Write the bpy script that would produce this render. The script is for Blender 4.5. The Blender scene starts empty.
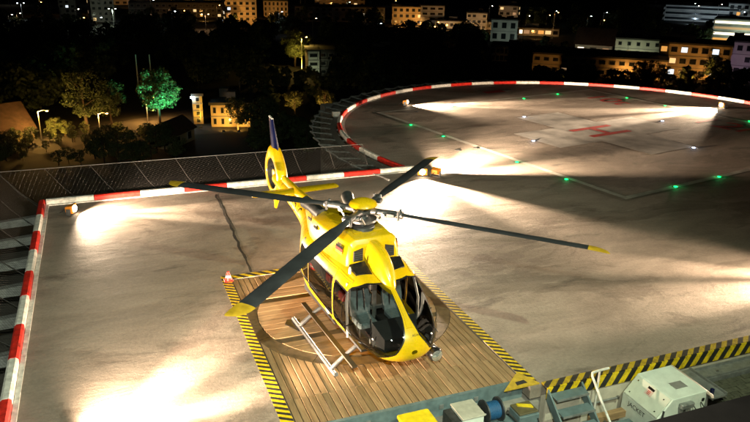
import bpy, bmesh, math, random
from mathutils import Vector, Matrix
from mathutils.bvhtree import BVHTree
random.seed(7)
R = math.radians
PI = math.pi
scene = bpy.context.scene
COL = scene.collection

# ------------------------------------------------------------------ camera
CAM_H, PITCH, YAW, ROLL, FPX = 8.88, 0.3445, 0.3777, 0.0205, 696.15
fw = Vector((math.sin(YAW) * math.cos(PITCH), math.cos(YAW) * math.cos(PITCH), -math.sin(PITCH)))
rt0 = Vector((math.cos(YAW), -math.sin(YAW), 0))
up0 = rt0.cross(fw)
rt = rt0 * math.cos(ROLL) + up0 * math.sin(ROLL)
up = up0 * math.cos(ROLL) - rt0 * math.sin(ROLL)
cam_d = bpy.data.cameras.new('camera')
cam = bpy.data.objects.new('camera', cam_d)
COL.objects.link(cam)
cam.matrix_world = Matrix(((rt.x, up.x, -fw.x, 0), (rt.y, up.y, -fw.y, 0), (rt.z, up.z, -fw.z, CAM_H), (0, 0, 0, 1)))
cam_d.sensor_width = 36
cam_d.lens = 36 * FPX / 750
cam_d.clip_start = 0.05
cam_d.clip_end = 6000
scene.camera = cam

# ------------------------------------------------------------------ world, exposure
w = bpy.data.worlds.new('World')
scene.world = w
w.use_nodes = True
nt = w.node_tree
sky = nt.nodes.new('ShaderNodeTexSky')
sky.sky_type = 'NISHITA'
sky.sun_disc = False
sky.sun_elevation = R(-4)
sky.sun_rotation = R(200)
nt.links.new(sky.outputs[0], nt.nodes['Background'].inputs[0])
nt.nodes['Background'].inputs[1].default_value = 0.03
vs = scene.view_settings
vs.view_transform = 'Standard'
vs.look = 'None'
vs.gamma = 1
vs.exposure = 0.0
cy = scene.cycles
cy.use_denoising = True
cy.sample_clamp_indirect = 4
cy.max_bounces = 8
cy.transparent_max_bounces = 16
cy.caustics_reflective = False
cy.caustics_refractive = False

# ------------------------------------------------------------------ helpers
def site(px, py, z):
    """point of the picture's plane z seen at photo pixel (px, py): used to survey the city"""
    X, U = px - 375.0, -(py - 211.0)
    d = rt * X + up * U + fw * FPX
    t = (z - CAM_H) / d.z
    return Vector((d.x * t, d.y * t, z))

def bake(nodes_fn, name):
    m = bpy.data.materials.get(name)
    if m:
        return m
    m = bpy.data.materials.new(name)
    m.use_nodes = True
    nodes_fn(m.node_tree, m.node_tree.nodes['Principled BSDF'])
    return m

def node(t, kind, **kw):
    n = t.nodes.new(kind)
    for k, v in kw.items():
        if k in n.inputs:
            n.inputs[k].default_value = v
        else:
            setattr(n, k, v)
    return n

def coords(t, scale=(1, 1, 1), rot=0, world=True):
    if world:
        g = node(t, 'ShaderNodeNewGeometry').outputs['Position']
    else:
        g = node(t, 'ShaderNodeTexCoord').outputs['Object']
    mp = node(t, 'ShaderNodeMapping')
    mp.inputs['Scale'].default_value = scale
    mp.inputs['Rotation'].default_value = (0, 0, rot)
    t.links.new(g, mp.inputs[0])
    return mp.outputs[0]

def ramp(t, src, stops):
    r = node(t, 'ShaderNodeValToRGB')
    el = r.color_ramp.elements
    while len(el) < len(stops):
        el.new(0.5)
    for e, (p, c) in zip(el, stops):
        e.position = p
        e.color = (*c, 1) if len(c) == 3 else c
    t.links.new(src, r.inputs[0])
    return r.outputs[0]

def mixc(t, fac, a, b, mode='MIX'):
    m = node(t, 'ShaderNodeMix', data_type='RGBA', blend_type=mode)
    for s, v in ((m.inputs[0], fac), (m.inputs[6], a), (m.inputs[7], b)):
        if isinstance(v, (int, float)):
            s.default_value = v
        elif isinstance(v, tuple):
            s.default_value = (*v, 1)
        else:
            t.links.new(v, s)
    return m.outputs[2]

def bump(t, b, src, strength, dist=0.02):
    n = node(t, 'ShaderNodeBump')
    n.inputs['Strength'].default_value = strength
    n.inputs['Distance'].default_value = dist
    t.links.new(src, n.inputs['Height'])
    t.links.new(n.outputs[0], b.inputs['Normal'])

def noise(t, vec, scale, detail=4, rough=0.55, dist=0.0):
    n = node(t, 'ShaderNodeTexNoise')
    n.inputs['Scale'].default_value = scale
    n.inputs['Detail'].default_value = detail
    n.inputs['Roughness'].default_value = rough
    n.inputs['Distortion'].default_value = dist
    t.links.new(vec, n.inputs['Vector'])
    return n.outputs['Fac']

def mat(name, c, rough=0.5, metal=0.0, var=0.25, scale=6.0, bmp=0.0, coat=0.0, world=False):
    def f(t, b):
        v = coords(t, world=world)
        n = noise(t, v, scale, 5)
        d = tuple(x * (1 - var) for x in c)
        h = tuple(min(1, x * (1 + var * 0.4)) for x in c)
        t.links.new(ramp(t, n, [(0.3, d), (0.7, h)]), b.inputs['Base Color'])
        b.inputs['Roughness'].default_value = rough
        b.inputs['Metallic'].default_value = metal
        b.inputs['Coat Weight'].default_value = coat
        b.inputs['Coat Roughness'].default_value = 0.08
        rr = node(t, 'ShaderNodeMapRange')
        t.links.new(n, rr.inputs[0])
        rr.inputs[3].default_value = max(0, rough - 0.1)
        rr.inputs[4].default_value = min(1, rough + 0.12)
        t.links.new(rr.outputs[0], b.inputs['Roughness'])
        if bmp:
            bump(t, b, noise(t, v, scale * 6, 4), bmp)
    return bake(f, name)

def emit(name, c, s):
    def f(t, b):
        b.inputs['Base Color'].default_value = (*[x * 0.5 for x in c], 1)
        b.inputs['Emission Color'].default_value = (*c, 1)
        b.inputs['Emission Strength'].default_value = s
    return bake(f, name)

def glass_mat(name, tint=(0.62, 0.64, 0.64), refl=1.0):
    m = bpy.data.materials.get(name)
    if m:
        return m
    m = bpy.data.materials.new(name)
    m.use_nodes = True
    t = m.node_tree
    t.nodes.clear()
    o = node(t, 'ShaderNodeOutputMaterial')
    tr = node(t, 'ShaderNodeBsdfTransparent')
    tr.inputs[0].default_value = (*tint, 1)
    gl = node(t, 'ShaderNodeBsdfGlossy')
    gl.inputs['Roughness'].default_value = 0.03
    gl.inputs['Color'].default_value = (refl, refl, refl, 1)
    fr = node(t, 'ShaderNodeFresnel')
    fr.inputs[0].default_value = 1.5
    mx = node(t, 'ShaderNodeMixShader')
    t.links.new(fr.outputs[0], mx.inputs[0])
    t.links.new(tr.outputs[0], mx.inputs[1])
    t.links.new(gl.outputs[0], mx.inputs[2])
    t.links.new(mx.outputs[0], o.inputs[0])
    return m

def stripes(name, c1, c2, period, slant, z_slant=0.0, rough=0.55):
    """diagonal hazard paint: position along x + y + slant"""
    def f(t, b):
        g = node(t, 'ShaderNodeTexCoord').outputs['Object']
        sx = node(t, 'ShaderNodeSeparateXYZ')
        t.links.new(g, sx.inputs[0])
        def mul(o, k):
            m = node(t, 'ShaderNodeMath', operation='MULTIPLY')
            t.links.new(o, m.inputs[0])
            m.inputs[1].default_value = k
            return m.outputs[0]
        def add(a, b_):
            m = node(t, 'ShaderNodeMath', operation='ADD')
            t.links.new(a, m.inputs[0])
            t.links.new(b_, m.inputs[1])
            return m.outputs[0]
        s = add(add(mul(sx.outputs[0], 1 / period), mul(sx.outputs[1], slant / period)), mul(sx.outputs[2], z_slant / period))
        fr = node(t, 'ShaderNodeMath', operation='FRACT')
        t.links.new(s, fr.inputs[0])
        gt = node(t, 'ShaderNodeMath', operation='GREATER_THAN')
        t.links.new(fr.outputs[0], gt.inputs[0])
        gt.inputs[1].default_value = 0.5
        c = mixc(t, gt.outputs[0], c1, c2)
        n = noise(t, g, 9, 6, 0.7)
        wear = ramp(t, n, [(0.38, (0.35, 0.33, 0.3)), (0.55, (1, 1, 1))])
        t.links.new(mixc(t, 0.7, c, wear, 'MULTIPLY'), b.inputs['Base Color'])
        b.inputs['Roughness'].default_value = rough
    return bake(f, name)

class MB:
    def __init__(s):
        s.v, s.f = [], []
    def add(s, vs, fs):
        o = len(s.v)
        s.v += [tuple(p) for p in vs]
        s.f += [tuple(i + o for i in q) for q in fs]
        return s
    def box(s, x0, x1, y0, y1, z0, z1):
        return s.add([(x0, y0, z0), (x1, y0, z0), (x1, y1, z0), (x0, y1, z0), (x0, y0, z1), (x1, y0, z1), (x1, y1, z1), (x0, y1, z1)],
                     [(0, 3, 2, 1), (4, 5, 6, 7), (0, 1, 5, 4), (1, 2, 6, 5), (2, 3, 7, 6), (3, 0, 4, 7)])
    def cbox(s, c, d, ch=0.0):
        """box by centre and size; ch chamfers the vertical edges and the top"""
        x, y, z = c
        a, b, h = d[0] / 2, d[1] / 2, d[2] / 2
        if not ch:
            return s.box(x - a, x + a, y - b, y + b, z - h, z + h)
        def loop(i, zz):
            return [(x - a + i, y - b + i + ch, zz), (x - a + i + ch, y - b + i, zz), (x + a - i - ch, y - b + i, zz), (x + a - i, y - b + i + ch, zz),
                    (x + a - i, y + b - i - ch, zz), (x + a - i - ch, y + b - i, zz), (x - a + i + ch, y + b - i, zz), (x - a + i, y + b - i - ch, zz)]
        return s.loft([loop(ch * .7, z - h), loop(0, z - h + ch * .7), loop(0, z + h - ch * .7), loop(ch * .7, z + h)])
    def loft(s, loops, cap=True, close=True):
        n = len(loops[0])
        o = len(s.v)
        for l in loops:
            s.v += [tuple(p) for p in l]
        for k in range(len(loops) - 1):
            for i in range(n if close else n - 1):
                j = (i + 1) % n
                s.f.append((o + k * n + i, o + k * n + j, o + (k + 1) * n + j, o + (k + 1) * n + i))
        if cap:
            s.f.append(tuple(o + i for i in reversed(range(n))))
            s.f.append(tuple(o + (len(loops) - 1) * n + i for i in range(n)))
        return s
    def prism(s, poly, z0, z1):
        return s.loft([[(x, y, z0) for x, y in poly], [(x, y, z1) for x, y in poly]])
    def tube(s, pts, r, n=8, cap=True):
        pts = [Vector(p) for p in pts]
        rs = r if isinstance(r, (list, tuple)) else [r] * len(pts)
        loops = []
        ref = None
        for i, p in enumerate(pts):
            d = (pts[min(i + 1, len(pts) - 1)] - pts[max(i - 1, 0)]).normalized()
            if ref is None:
                ref = Vector((0, 0, 1)) if abs(d.z) < 0.9 else Vector((1, 0, 0))
            a = (ref - d * ref.dot(d)).normalized()
            ref = a
            b = d.cross(a)
            loops.append([p + (a * math.cos(2 * PI * k / n) + b * math.sin(2 * PI * k / n)) * rs[i] for k in range(n)])
        return s.loft(loops, cap)
    def lathe(s, prof, n=24, c=(0, 0, 0), axis='z'):
        loops = []
        for k in range(len(prof)):
            r, h = prof[k]
            l = []
            for i in range(n):
                a = 2 * PI * i / n
                p = (r * math.cos(a), r * math.sin(a), h)
                if axis == 'x':
                    p = (h, p[0], p[1])
                elif axis == 'y':
                    p = (p[1], h, p[0])
                l.append((p[0] + c[0], p[1] + c[1], p[2] + c[2]))
            loops.append(l)
        return s.loft(loops)
    def mesh(s, name):
        m = bpy.data.meshes.new(name)
        m.from_pydata(s.v, [], s.f)
        m.update()
        return m
    def build(s, name, material, parent=None, smooth=False, fix=True):
        m = s.mesh(name)
        if fix:
            bm = bmesh.new()
            bm.from_mesh(m)
            bmesh.ops.recalc_face_normals(bm, faces=bm.faces)
            bm.to_mesh(m)
            bm.free()
        return link(name, m, material, parent, smooth)

def link(name, m, material, parent=None, smooth=False):
    if material and not m.materials:
        m.materials.append(material)
    if smooth:
        ang = smooth if isinstance(smooth, float) else R(40)
        m.polygons.foreach_set('use_smooth', [True] * len(m.polygons))
        if hasattr(m, 'set_sharp_from_angle'):
            m.set_sharp_from_angle(angle=ang)
    o = bpy.data.objects.new(name, m)
    COL.objects.link(o)
    if parent:
        o.parent = parent
    return o

def tag(o, label, cat, group=None):
    o['label'] = label
    o['category'] = cat
    if group:
        o['group'] = group
    return o

def thing(name, label, cat, loc=(0, 0, 0), rz=0, group=None):
    o = bpy.data.objects.new(name, None)
    o.empty_display_size = 0.2
    COL.objects.link(o)
    o.location = loc
    o.rotation_euler = (0, 0, rz)
    return tag(o, label, cat, group)

def struct(o):
    o['kind'] = 'structure'
    return o

def copy_tree(o, parent=None):
    c = o.copy()
    COL.objects.link(c)
    c.parent = parent
    for ch in list(o.children):
        copy_tree(ch, c)
    return c

def lamp(name, kind, loc, color, power, parent=None, radius=0.1, aim=None, cone=60, blend=0.5):
    d = bpy.data.lights.new(name, kind)
    d.color = color
    d.energy = power
    d.shadow_soft_size = radius
    o = bpy.data.objects.new(name, d)
    COL.objects.link(o)
    o.location = loc
    if kind == 'SPOT':
        d.spot_size = R(cone)
        d.spot_blend = blend
        o.rotation_euler = Vector(aim).to_track_quat('-Z', 'Y').to_euler()
    if parent:
        o.parent = parent
    return o

def text_mesh(body, size, align='CENTER'):
    c = bpy.data.curves.new('lettering', 'FONT')
    c.body = body
    c.size = size
    c.align_x = align
    c.align_y = 'CENTER'
    o = bpy.data.objects.new('lettering', c)
    COL.objects.link(o)
    dg = bpy.context.evaluated_depsgraph_get()
    m = bpy.data.meshes.new_from_object(o.evaluated_get(dg))
    bpy.data.objects.remove(o)
    m.materials.clear()
    return m

# ------------------------------------------------------------------ materials
def deck_mat():
    def f(t, b):
        v = coords(t)
        big = noise(t, v, 0.20, 6, 0.6, 0.6)
        streak = noise(t, coords(t, (0.5, 1.5, 1), R(-28)), 0.8, 7, 0.66, 0.7)
        fine = noise(t, v, 11, 8, 0.75)
        grit = noise(t, v, 60, 3, 0.7)
        c1 = ramp(t, streak, [(0.30, (0.215, 0.180, 0.150)), (0.5, (0.280, 0.238, 0.200)), (0.72, (0.325, 0.280, 0.238))])
        c2 = ramp(t, big, [(0.3, (0.66, 0.64, 0.63)), (0.62, (1, 1, 1))])
        c = mixc(t, 0.9, c1, c2, 'MULTIPLY')
        c = mixc(t, 0.5, c, ramp(t, fine, [(0.35, (0.6, 0.6, 0.6)), (0.62, (1.05, 1.05, 1.05))]), 'MULTIPLY')
        st = noise(t, coords(t, (0.4, 1.0, 1), R(-20)), 0.75, 8, 0.72, 0.4)
        c = mixc(t, ramp(t, st, [(0.59, (0, 0, 0)), (0.70, (0.8, 0.8, 0.8))]), c, (0.075, 0.064, 0.054))
        # damp patches with crisp rims
        dp = noise(t, coords(t, (0.55, 1.0, 1), R(-15)), 0.34, 8, 0.66, 1.0)
        c = mixc(t, 1.0, c, ramp(t, dp, [(0.53, (1, 1, 1)), (0.575, (0.70, 0.69, 0.68)), (0.63, (0.82, 0.80, 0.79))]), 'MULTIPLY')
        t.links.new(c, b.inputs['Base Color'])
        b.inputs['Roughness'].default_value = 0.7
        b.inputs['Specular IOR Level'].default_value = 0.2
        h1 = node(t, 'ShaderNodeMath', operation='MULTIPLY_ADD')
        t.links.new(streak, h1.inputs[0])
        h1.inputs[1].default_value = 2.0
        t.links.new(fine, h1.inputs[2])
        h2 = node(t, 'ShaderNodeMath', operation='MULTIPLY_ADD')
        t.links.new(grit, h2.inputs[0])
        h2.inputs[1].default_value = 0.35
        t.links.new(h1.outputs[0], h2.inputs[2])
        und = noise(t, coords(t, (0.6, 1.3, 1), R(-25)), 0.55, 3, 0.5, 0.5)
        h3 = node(t, 'ShaderNodeMath', operation='MULTIPLY_ADD')
        t.links.new(und, h3.inputs[0])
        h3.inputs[1].default_value = 4.5
        t.links.new(h2.outputs[0], h3.inputs[2])
        bump(t, b, h3.outputs[0], 0.30, 0.034)
    return bake(f, 'worn_deck_coating')

def wood_mat(name, along):
    def f(t, b):
        sc = (9, 0.9, 9) if along == 'y' else (0.9, 9, 9)
        v = coords(t, sc)
        n = noise(t, v, 1.6, 8, 0.65, 0.6)
        oi = node(t, 'ShaderNodeObjectInfo').outputs['Random']
        base = ramp(t, oi, [(0.0, (0.275, 0.180, 0.098)), (0.35, (0.305, 0.20, 0.110)), (0.7, (0.335, 0.222, 0.123)), (1.0, (0.29, 0.19, 0.105))])
        c = mixc(t, 0.8, base, ramp(t, n, [(0.3, (0.55, 0.5, 0.45)), (0.62, (1.15, 1.12, 1.08))]), 'MULTIPLY')
        d = noise(t, coords(t), 0.9, 5, 0.7)
        c = mixc(t, ramp(t, d, [(0.55, (0, 0, 0)), (0.75, (0.5, 0.5, 0.5))]), c, (0.11, 0.075, 0.045))
        t.links.new(c, b.inputs['Base Color'])
        b.inputs['Roughness'].default_value = 0.8
        b.inputs['Specular IOR Level'].default_value = 0.2
        bump(t, b, n, 0.25, 0.01)
    return bake(f, name)

M_DECK = deck_mat()
M_WOODY = wood_mat('plank_wood_lengthwise', 'y')
M_WOODX = wood_mat('plank_wood_crosswise', 'x')
def yellow_mat():
    def f(t, b):
        v = coords(t, world=False)
        n = noise(t, v, 2.2, 7, .65, .4)
        n2 = noise(t, v, 26, 4, .6)
        c = mixc(t, ramp(t, n, [(.48, (0, 0, 0)), (.78, (.55, .55, .55))]), (0.64, 0.41, 0.004), (.33, .21, .012))
        c = mixc(t, .25, c, ramp(t, n2, [(.35, (.6, .6, .6)), (.6, (1, 1, 1))]), 'MULTIPLY')
        t.links.new(c, b.inputs['Base Color'])
        t.links.new(ramp(t, n, [(.4, (.24, .24, .24)), (.75, (.5, .5, .5))]), b.inputs['Roughness'])
        b.inputs['Coat Weight'].default_value = .3
        b.inputs['Coat Roughness'].default_value = .12
    return bake(f, 'yellow_paint')
M_YEL = yellow_mat()
M_BLUE = mat('blue_paint', (0.003, 0.006, 0.045), 0.3, 0, 0.1, 3, 0, 0.5)
M_BLACKP = mat('black_gloss', (0.012, 0.012, 0.013), 0.25, 0, 0.2, 5)
M_RUB = mat('black_rubber', (0.02, 0.02, 0.02), 0.7, 0, 0.3, 8)
M_BLADE = mat('blade_dark_grey', (0.035, 0.037, 0.042), 0.42, 0, 0.35, 2.5)
M_TIP = mat('blade_tip_ochre', (0.55, 0.33, 0.02), 0.45, 0, 0.3, 6)
M_METAL = mat('bare_metal', (0.27, 0.27, 0.28), 0.42, 0.9, 0.35, 12)
M_DKMETAL = mat('dark_metal', (0.11, 0.115, 0.12), 0.45, 0.7, 0.4, 9)
M_RED = mat('red_paint', (0.62, 0.025, 0.015), 0.5, 0, 0.5, 7, 0, 0, True)
M_WHITE = mat('white_paint', (0.70, 0.68, 0.64), 0.5, 0, 0.38, 7, 0, 0, True)
M_LINE = mat('worn_white_marking', (0.50, 0.48, 0.43), 0.65, 0, 0.5, 1.6, 0, 0, True)
M_REDLINE = mat('worn_red_marking', (0.48, 0.03, 0.025), 0.65, 0, 0.4, 2.5, 0, 0, True)
M_STEEL = mat('galvanised_steel', (0.36, 0.37, 0.37), 0.5, 0.6, 0.3, 8)
M_NET = mat('net_wire', (0.05, 0.045, 0.04), 0.6, 0.2, 0.3, 4)
M_CONC = mat('concrete', (0.30, 0.28, 0.25), 0.8, 0, 0.35, 3, 0.2)
M_BEIGE = mat('beige_render', (0.55, 0.50, 0.42), 0.75, 0, 0.25, 3, 0.1)
M_GREYP = mat('grey_blue_paint', (0.13, 0.185, 0.20), 0.45, 0, 0.3, 6)
M_MINT = mat('pale_cabinet_paint', (0.76, 0.82, 0.76), 0.4, 0, 0.14, 4)
M_SEAT = mat('seat_cover_grey', (0.24, 0.30, 0.33), 0.7, 0, 0.3, 12, 0.2)
M_DARKI = mat('dark_interior', (0.02, 0.02, 0.022), 0.6, 0, 0.3, 8)
M_ORANGE = mat('orange_housing', (0.75, 0.25, 0.02), 0.4, 0, 0.2, 6)
M_HAZ = stripes('hazard_yellow_black', (0.025, 0.024, 0.022), (0.72, 0.50, 0.01), 0.30, 0.9)
M_HAZV = stripes('hazard_yellow_black_kerb', (0.02, 0.02, 0.019), (0.78, 0.55, 0.01), 0.36, 0.0, -0.55)
M_HAZT = stripes('hazard_kerb_top', (0.05, 0.043, 0.035), (0.48, 0.32, 0.02), 0.36, -1.2, 0.0)
M_GLASS = glass_mat('cockpit_glass', (.50, .52, .52))
M_SGLASS = glass_mat('side_window_glass', (0.24, 0.22, 0.21))
GZ = -18.0

# ------------------------------------------------------------------ ground and building below the pad
def ground_mat():
    def f(t, b):
        v = coords(t)
        n = noise(t, v, 0.03, 6)
        t.links.new(ramp(t, n, [(0.4, (0.012, 0.015, 0.007)), (0.55, (0.022, 0.02, 0.016)), (0.7, (0.014, 0.017, 0.009))]), b.inputs['Base Color'])
        b.inputs['Roughness'].default_value = 0.9
    return bake(f, 'town_ground')
g = MB()
N = 24
for i in range(N + 1):
    for j in range(N + 1):
        g.v.append((-1500 + 3000 * i / N, -600 + 3000 * j / N, GZ))
for i in range(N):
    for j in range(N):
        a = i * (N + 1) + j
        g.f.append((a, a + N + 1, a + N + 2, a + 1))
struct(g.build('ground', ground_mat()))

# deck outline, with the notch that holds the parking platform
CX, CY, CR, TH = 26.98, 32.31, 15.24, 0.184
X0, Y0, Y1 = -2.44, 11.08, 27.47
WX0, WX1, WY1 = 2.95, 8.22, 18.78
a_end = PI - math.asin((Y1 - CY) / CR) if Y1 > CY else PI + math.asin((CY - Y1) / CR)
outline = [(X0, Y0), (WX0, Y0), (WX0, WY1), (WX1, WY1), (WX1, Y0), (CX + CR, Y0)]
NA = 96
arc = [(CX + CR * math.cos(a_end * k / NA), CY + CR * math.sin(a_end * k / NA)) for k in range(NA + 1)]
outline += arc + [(X0, Y1)]
deck = MB().prism(outline, -0.32, 0.0).build('pad_pavement', M_DECK)
struct(deck)
# white edge strip inside the barrier
e = MB()
e.box(X0 + 0.02, X0 + 0.13, Y0 + 0.4, Y1 - 0.02, 0.0, 0.03)
e.box(X0 + 0.13, arc[-1][0], Y1 - 0.13, Y1 - 0.02, 0.0, 0.03)
e.build('edge_strip', M_WHITE, deck)
e = MB()
nn = 120
inn = [(CX + (CR - 0.22) * math.cos(a_end * k / nn), CY + (CR - 0.22) * math.sin(a_end * k / nn)) for k in range(nn + 1)]
out = [(CX + (CR - 0.06) * math.cos(a_end * k / nn), CY + (CR - 0.06) * math.sin(a_end * k / nn)) for k in range(nn + 1)]
for k in range(nn):
    e.add([(*inn[k], .004), (*out[k], .004), (*out[k + 1], .004), (*inn[k + 1], .004)], [(0, 1, 2, 3)])
e.build('edge_line', M_WHITE, deck)

def loc2w(u, v, z=0.004):
    return (CX + u * math.cos(TH) - v * math.sin(TH), CY + u * math.sin(TH) + v * math.cos(TH), z)
def lquad(mb, u0, u1, v0, v1, z=0.004):
    mb.add([loc2w(u0, v0, z), loc2w(u1, v0, z), loc2w(u1, v1, z), loc2w(u0, v1, z)], [(0, 1, 2, 3)])
S = 9.45
sq = MB()
lw = 0.14
for a in ((-S - lw, -S + lw, -S - lw, S + lw), (S - lw, S + lw, -S - lw, S + lw), (-S + lw, S - lw, -S - lw, -S + lw), (-S + lw, S - lw, S - lw, S + lw)):
    lquad(sq, *a)
sq.build('square_line', M_LINE, deck, fix=False)
cr = MB()
HX, HY, HW, HL = -0.9, -0.55, 1.75, 4.9
lquad(cr, HX - HL, HX + HL, HY - HW, HY + HW)
lquad(cr, HX - HW, HX + HW, HY + HW, HY + HL)
lquad(cr, HX - HW, HX + HW, HY - HL, HY - HW)
cr.build('cross_marking', mat('worn_cross_paint', (0.50, 0.48, 0.45), 0.65, 0, 0.5, 0.9, 0, 0, True), deck, fix=False)
hh = MB()
lquad(hh, HX - 1.5, HX + 1.7, HY + 0.55, HY + 0.95, 0.008)
lquad(hh, HX - 1.5, HX + 1.7, HY - 0.95, HY - 0.55, 0.008)
lquad(hh, HX - 0.1, HX + 0.3, HY - 0.55, HY + 0.55, 0.008)
hh.build('h_marking', M_REDLINE, deck, fix=False)
def pad_text(body, size, u, v):
    m = text_mesh(body, size)
    o = link('lettering', m, M_REDLINE, deck)
    o.location = loc2w(u, v, 0.006)
    o.rotation_euler = (0, 0, TH - PI / 2)
pad_text('10t', 2.6, 7.3, 5.9)
pad_text('12M', 3.0, 7.2, -3.7)
rb = MB()
lquad(rb, 1.2, 3.0, 11.6, 12.3, 0.006)
rb.build('red_bar_marking', M_REDLINE, deck, fix=False)
rb = MB()
rb.add([loc2w(3.05, 11.6, .006), loc2w(3.9, 11.75, .006), loc2w(3.05, 12.2, .006)], [(0, 1, 2)])
rb.build('arrow_tip_marking', M_LINE, deck, fix=False)
# expansion joint: a thin dark groove strip
j = MB()
random.seed(3)
yy = 19.1
pts = []
while yy < 27.0:
    pts.append((3.62 + random.uniform(-.035, .035) + (yy - 19) * 0.02, yy))
    yy += 0.35
for (xa, ya), (xb, yb) in zip(pts, pts[1:]):
    wd = random.uniform(.025, .05)
    j.add([(xa - wd, ya, .004), (xa + wd, ya, .004), (xb + wd, yb, .004), (xb - wd, yb, .004)], [(0, 1, 2, 3)])
j.build('tar_joint', mat('tar_seal', (0.03, 0.027, 0.024), 0.7, 0, 0.3, 5, 0, 0, True), deck, fix=False)

# hospital block that carries the pad
hb = thing('hospital_building', 'hospital block carrying the helicopter pad on its roof', 'building', (20, 20, GZ))
b = MB()
b.box(-18.5, 21.5, -8.9, 6.5, 0, 17.55)
b.box(-6, 21, 6.6, 26, 0, 17.5)
b.build('wall', M_CONC, hb)

# ------------------------------------------------------------------ red and white edge barriers
def barrier(label, path_fn, n, first_red, hw=0.11, h=0.2):
    t = thing('edge_barrier', label, 'barrier', (0, 0, 0))
    for k in range(n):
        P, nrm = path_fn(k / n + 0.0008), None
        m = MB()
        loops = []
        sub = 5
        for q in range(sub + 1):
            s = (k + 0.006 + (0.988) * q / sub) / n
            p = Vector(path_fn(s))
            p2 = Vector(path_fn(min(1, s + 1e-3)))
            p1 = Vector(path_fn(max(0, s - 1e-3)))
            d = (p2 - p1).normalized()
            nr = Vector((-d.y, d.x, 0))
            loops.append([p - nr * hw, p - nr * hw + Vector((0, 0, h * .8)), p - nr * hw * .55 + Vector((0, 0, h)), p + nr * hw * .55 + Vector((0, 0, h)), p + nr * hw + Vector((0, 0, h * .8)), p + nr * hw])
        m.loft(loops)
        m.build('barrier_segment', M_RED if (k % 2 == 0) == first_red else M_WHITE, t)
    return t
YB0 = 9.2
nL = 11
barrier('long red and white striped barrier along the left edge of the pad', lambda s: (X0 - 0.1, Y1 + 0.1 - s * (1.68 * nL), 0.005), nL, True)
nB = 9
barrier('red and white striped barrier along the back edge behind the helicopter', lambda s: (X0 + 0.03 + s * (arc[-1][0] - X0 + 0.25), Y1 + 0.1, 0.005), nB, False)
nC = 28
barrier('curved red and white striped barrier round the circular landing pad', lambda s: (CX + (CR + .1) * math.cos(a_end * (1 - s) - .02), CY + (CR + .1) * math.sin(a_end * (1 - s) - .02), 0.005), nC, True)

# ------------------------------------------------------------------ safety nets
def net_strip(inner, outer, cell, mb):
    """inner/outer: functions s->Vector, wires across and along plus diagonals"""
    L = (Vector(inner(1)) - Vector(inner(0))).length if inner is not None else 1
    n = int(L / cell)
    m = max(4, int((Vector(outer(0.5)) - Vector(inner(0.5))).length / cell))
    def P(s, q):
        return Vector(inner(s)).lerp(Vector(outer(s)), q) - Vector((0, 0, 0.10 * math.sin(PI * q)))
    r = 0.0028
    step = 1 / n
    for i in range(-m, n + 1):
        for sgn in (1, -1):
            pts = []
            for k in range(m + 1):
                s = (i + k) * step if sgn > 0 else (i + m - k) * step
                if -1e-6 <= s <= 1 + 1e-6:
                    pts.append(P(s, k / m))
            if len(pts) > 1:
                mb.tube([pts[0], pts[len(pts) // 2], pts[-1]] if len(pts) > 2 else pts, r, 3, False)
def safety_net(label, inner, outer, npost, beams):
    t = thing('safety_net', label, 'safety net')
    mb = MB()
    net_strip(inner, outer, 0.15, mb)
    mb.build('net', M_NET, t, fix=False)
    mb = MB()
    for fn in (outer,):
        mb.tube([fn(k / 8) for k in range(9)], 0.008, 6)
    mb.build('edge_rail', M_STEEL, t, True)
    for k in range(npost + 1):
        s = k / npost
        a, b_ = Vector(inner(s)), Vector(outer(s))
        m = MB()
        m.tube([a - Vector((0, 0, .12)), a.lerp(b_, .5) - Vector((0, 0, .17)), b_ - Vector((0, 0, .02))], 0.011, 6)
        m.build('arm', mat('dull_arm', (.045, .042, .04), .8), t, True)
    return t
sl = safety_net('wire safety net sloping outwards along the left side of the pad', lambda s: (X0 - .25, 10.5 + s * 17.1, .02), lambda s: (-4.1, 10.5 + s * 18.7, .95), 8, True)
for k in range(9):
    y = 10.9 + 2.05 * k
    bm_ = MB()
    bm_.loft([[(X0 - .1, y - .12, -.62), (X0 - .1, y + .12, -.62), (X0 - .1, y + .12, -.30), (X0 - .1, y - .12, -.30)],
              [(-5.6, y - .12, -.72), (-5.6, y + .12, -.72), (-5.6, y + .12, -.55), (-5.6, y - .12, -.55)]])
    bm_.build('outrigger_beam', M_STEEL, sl)
w_ = MB()
w_.box(-5.9, X0 - .12, 9, 28, -1.62, -1.5)
struct(w_.build('lower_roof', mat('dark_roof_felt', (0.05, 0.045, 0.04), 0.85, 0, 0.4, 2, .2, 0, True)))
safety_net('wire safety net sloping outwards behind the back barrier', lambda s: (X0 - .2 + s * 13.4, Y1 + .25, .02), lambda s: (-4.1 + s * 15.0, 29.2, .95), 9, False)
def ringpt(a, r, z):
    return (CX + r * math.cos(a), CY + r * math.sin(a), z)
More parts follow.
